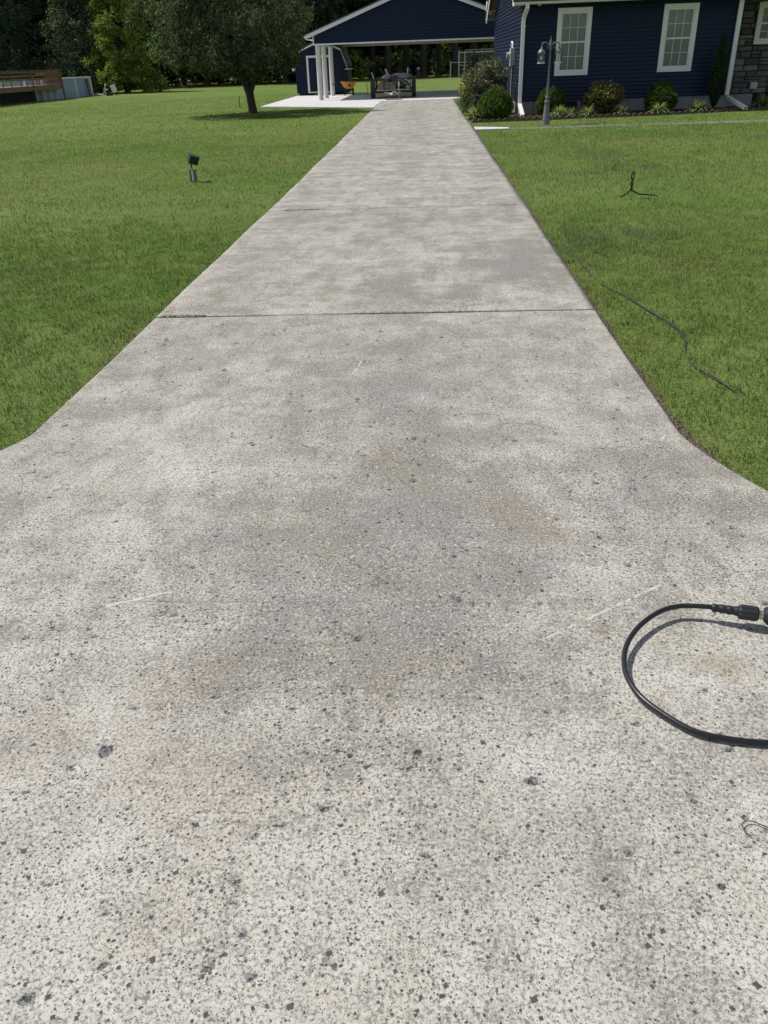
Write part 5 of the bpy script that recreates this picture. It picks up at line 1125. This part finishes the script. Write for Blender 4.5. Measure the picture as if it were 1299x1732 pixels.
# stray bits
tw_ = MB().tube(smooth_path([(0.700, 1.172, 0.008), (0.688, 1.186, 0.006), (0.692, 1.205, 0.010), (0.715, 1.210, 0.008), (0.745, 1.196, 0.006), (0.80, 1.195, 0.005), (0.86, 1.21, 0.006)], 8), 0.0015, 6).build('twig', M['twig']); tag(tw_, 'small curled twig on the concrete below the hose loop', 'twig')
lf = MB().add([(-0.018, 0, 0.004), (0, -0.007, 0.007), (0.018, 0, 0.004), (0, 0.008, 0.009)], [(0, 1, 2), (0, 2, 3)]).build('dry_leaf', M['rust']); lf.location = (-0.81, 3.23, 0.002); tag(lf, 'small reddish dry leaf lying on the concrete', 'leaf')
r = np.random.default_rng(77); P = np.stack([-1.70 + 0.40 * r.random(260), 9.78 + r.normal(size=260) * 0.010, -0.004 + 0.016 * r.random(260)], 1); P[:90, 0] = -1.88 + 0.35 * r.random(90); P[:90, 1] = 5.365 + r.normal(size=90) * 0.008
P[:90, 2] *= 0.5
P[200:, 0] = -1.88 + 2.9 * r.random(60); V, F = leaves(P, 0.018, None, -0.4, 0.35, 1, r); jw = np_mesh('joint_weeds', V, F, 3, M['grass'], None, leaf_cols(len(P), (0.085, 0.11, 0.035), 0.3, r=r)); tag(jw, 'tiny green weeds sprouting in the driveway joints', 'weeds', kind='stuff')

# ------------------------------------------------------------------ grass blades
def lawn_color(x, y):
    a = fnoise(x, y, 0.28, 101); b = fnoise(x, y, 1.6, 111); c = fnoise(x * 0.35 - y * 0.12, y * 0.55 + x * 0.1, 0.6, 121)
    base = np.array((0.150, 0.250, 0.046))[None] * np.ones((len(x), 1)); yl = np.array((0.250, 0.305, 0.090)); dk_ = np.array((0.090, 0.175, 0.034))
    k_ = np.clip((a - 0.42) * 4, 0, 1)[:, None] * 0.75; base = base * (1 - k_) + yl * k_
    k_ = np.clip((b - 0.52) * 5, 0, 1)[:, None] * 0.6; base = base * (1 - k_) + dk_ * k_
    k_ = np.clip((c - 0.5) * 5, 0, 1)[:, None] * np.where(x < 0, 0.55, 0.15)[:, None]; base = base * (1 - k_) + np.array((0.255, 0.300, 0.115)) * k_
    d_ = np.clip((fnoise(x, y * 0.7, 0.9, 151) - 0.56) * 6, 0, 1)[:, None] * np.where(x < 0, 0.6, 0.25)[:, None]; base = base * (1 - d_) + np.array((0.30, 0.29, 0.13)) * d_
    e_ = np.where(x < 0, dl(y) - x, x - dr(y)); d_ = (np.exp(-np.clip(e_, 0, 9) / 0.10) * fnoise(x, y, 3.0, 161) * 0.9)[:, None]; base = base * (1 - d_) + np.array((0.20, 0.16, 0.09)) * d_
    return base * np.array((1.0, 0.97, 1.12)) * (0.86 + 0.36 * np.clip((y - 7) / 24, 0, 1))[:, None]

def on_lawn(x, y, r):
    ok = (x < dl(y) - 0.012 * r.random(len(x)) + 0.010) | (x > dr(y) + 0.012 * r.random(len(x)) - 0.010)
    e = np.where(x < 0, dl(y) - x, x - dr(y)); thin = np.where(x < 0, 0.025, 0.05) * (0.1 + 1.8 * fnoise(x, y, 2.4, 131) ** 1.5)
    ok &= (e > thin) | (r.random(len(x)) < 0.5 + 0.45 * np.clip(e / thin, 0, 1) ** 2)
    ok &= r.random(len(x)) < 0.30 + 2.6 * np.clip(fnoise(x, y, 7.0, 171, 3) - 0.30, 0, 1)
    yb = np.interp(x, [q[0] for q in EDGE], [q[1] for q in EDGE]); ok &= ~((x > 1.0) & (y > yb - 0.07))
    ok &= ~((x > 1.14) & (x < 1.95) & (y > 21.05) & (y < 22.0 - 0.6 * (x - 1.14))); ok &= ~((x >= 1.95) & (y > 20.75) & (y < 21.68) & (r.random(len(x)) > np.clip(1.1 - (x - 2.5) / 14, 0.5, 1.0)))
    fy = 36.9 + (x + 7.05) / (5.0) * -3.9
    ok &= ~((x > -7.05) & (x < 0) & (y > fy)); ok &= ~((x < -7) & (x > -7.2) & (y > 47.5))
    return ok

def blades(name, label, n, y0, y1, hw, L, w, seed, bent=True, f0=0.01, f1=3.0):
    r = np.random.default_rng(seed); y = np.sqrt(y0 ** 2 + (y1 ** 2 - y0 ** 2) * r.random(n)); cx = -0.067 * y
    x = cx + (2 * r.random(n) - 1) * (hw[0] + hw[1] * y); k_ = on_lawn(x, y, r) & (r.random(n) < np.clip((y - y0) / f0, 0, 1)) & (r.random(n) < np.clip((y1 - y) / f1, 0, 1)); x, y = x[k_], y[k_]; n = len(x)
    lng = fnoise(x, y, 0.9, 141); tall = np.clip((lng - 0.55) * 5, 0, 1) * np.where(x > 0, 1.0, 0.35)
    l_ = L * (0.55 + 0.8 * r.random(n)) * (1 + 0.7 * tall); ww = w * (0.7 + 0.6 * r.random(n)) * (1 + 0.4 * tall)
    a = r.random(n) * 6.283; lean = 0.25 + 0.8 * r.random(n); dx, dy = np.cos(a), np.sin(a); px, py = -dy * ww, dx * ww
    z0 = np.full(n, -0.03); c = lawn_color(x, y) * (0.50 + 1.05 * r.random((n, 1)) ** 1.4) ; dry = r.random(n) < 0.035; c[dry] = np.array((0.26, 0.23, 0.12)) * (0.7 + 0.5 * r.random((dry.sum(), 1)))
    c = c * (1 - 0.45 * tall[:, None]) + tall[:, None] * 0.45 * np.array((0.19, 0.25, 0.17))
    st = lambda hx, z, s_: np.stack([x + dx * hx + px * s_, y + dy * hx + py * s_, z0 + z], 1)
    h1 = l_ * 0.5 * lean * 0.45; v1 = l_ * 0.52; h2 = l_ * lean * 0.95; v2 = l_ * np.clip(1.02 - 0.55 * lean, 0.25, 1)
    if bent:
        V = np.stack([st(0 * l_, 0 * l_, -0.5), st(0 * l_, 0 * l_, 0.5), st(h1, v1, -0.45), st(h1, v1, 0.45), st(h2, v2, 0.0)], 1).reshape(-1, 3); i = np.arange(n)[:, None] * 5
        F = np.concatenate([i + np.array([0, 1, 3]), i + np.array([0, 3, 2]), i + np.array([2, 3, 4])]); cc = np.repeat(c, 5, 0)
    else:
        V = np.stack([st(0 * l_, 0 * l_, -0.5), st(0 * l_, 0 * l_, 0.5), st(h2 * 0.8, v2, 0.0)], 1).reshape(-1, 3); i = np.arange(n)[:, None] * 3; F = i + np.array([0, 1, 2]); cc = np.repeat(c, 3, 0)
    o = np_mesh(name, V, F, 3, M['grass'], None, np.clip(cc, 0.005, 0.5)); tag(o, label, 'grass', kind='stuff'); return o
blades('lawn_grass', 'short mown grass nearest the driveway mouth', 430000, 1.0, 10.0, (2.4, 0.50), 0.038, 0.0034, 201)
blades('lawn_grass', 'mown grass at middle distance', 390000, 7.5, 25.0, (2.4, 0.47), 0.045, 0.0080, 202, False, 3.5, 6.0)
blades('lawn_grass', 'mown grass toward the house and the far trees', 250000, 19.0, 56.0, (3.0, 0.47), 0.050, 0.018, 203, False, 6.0, 12.0)
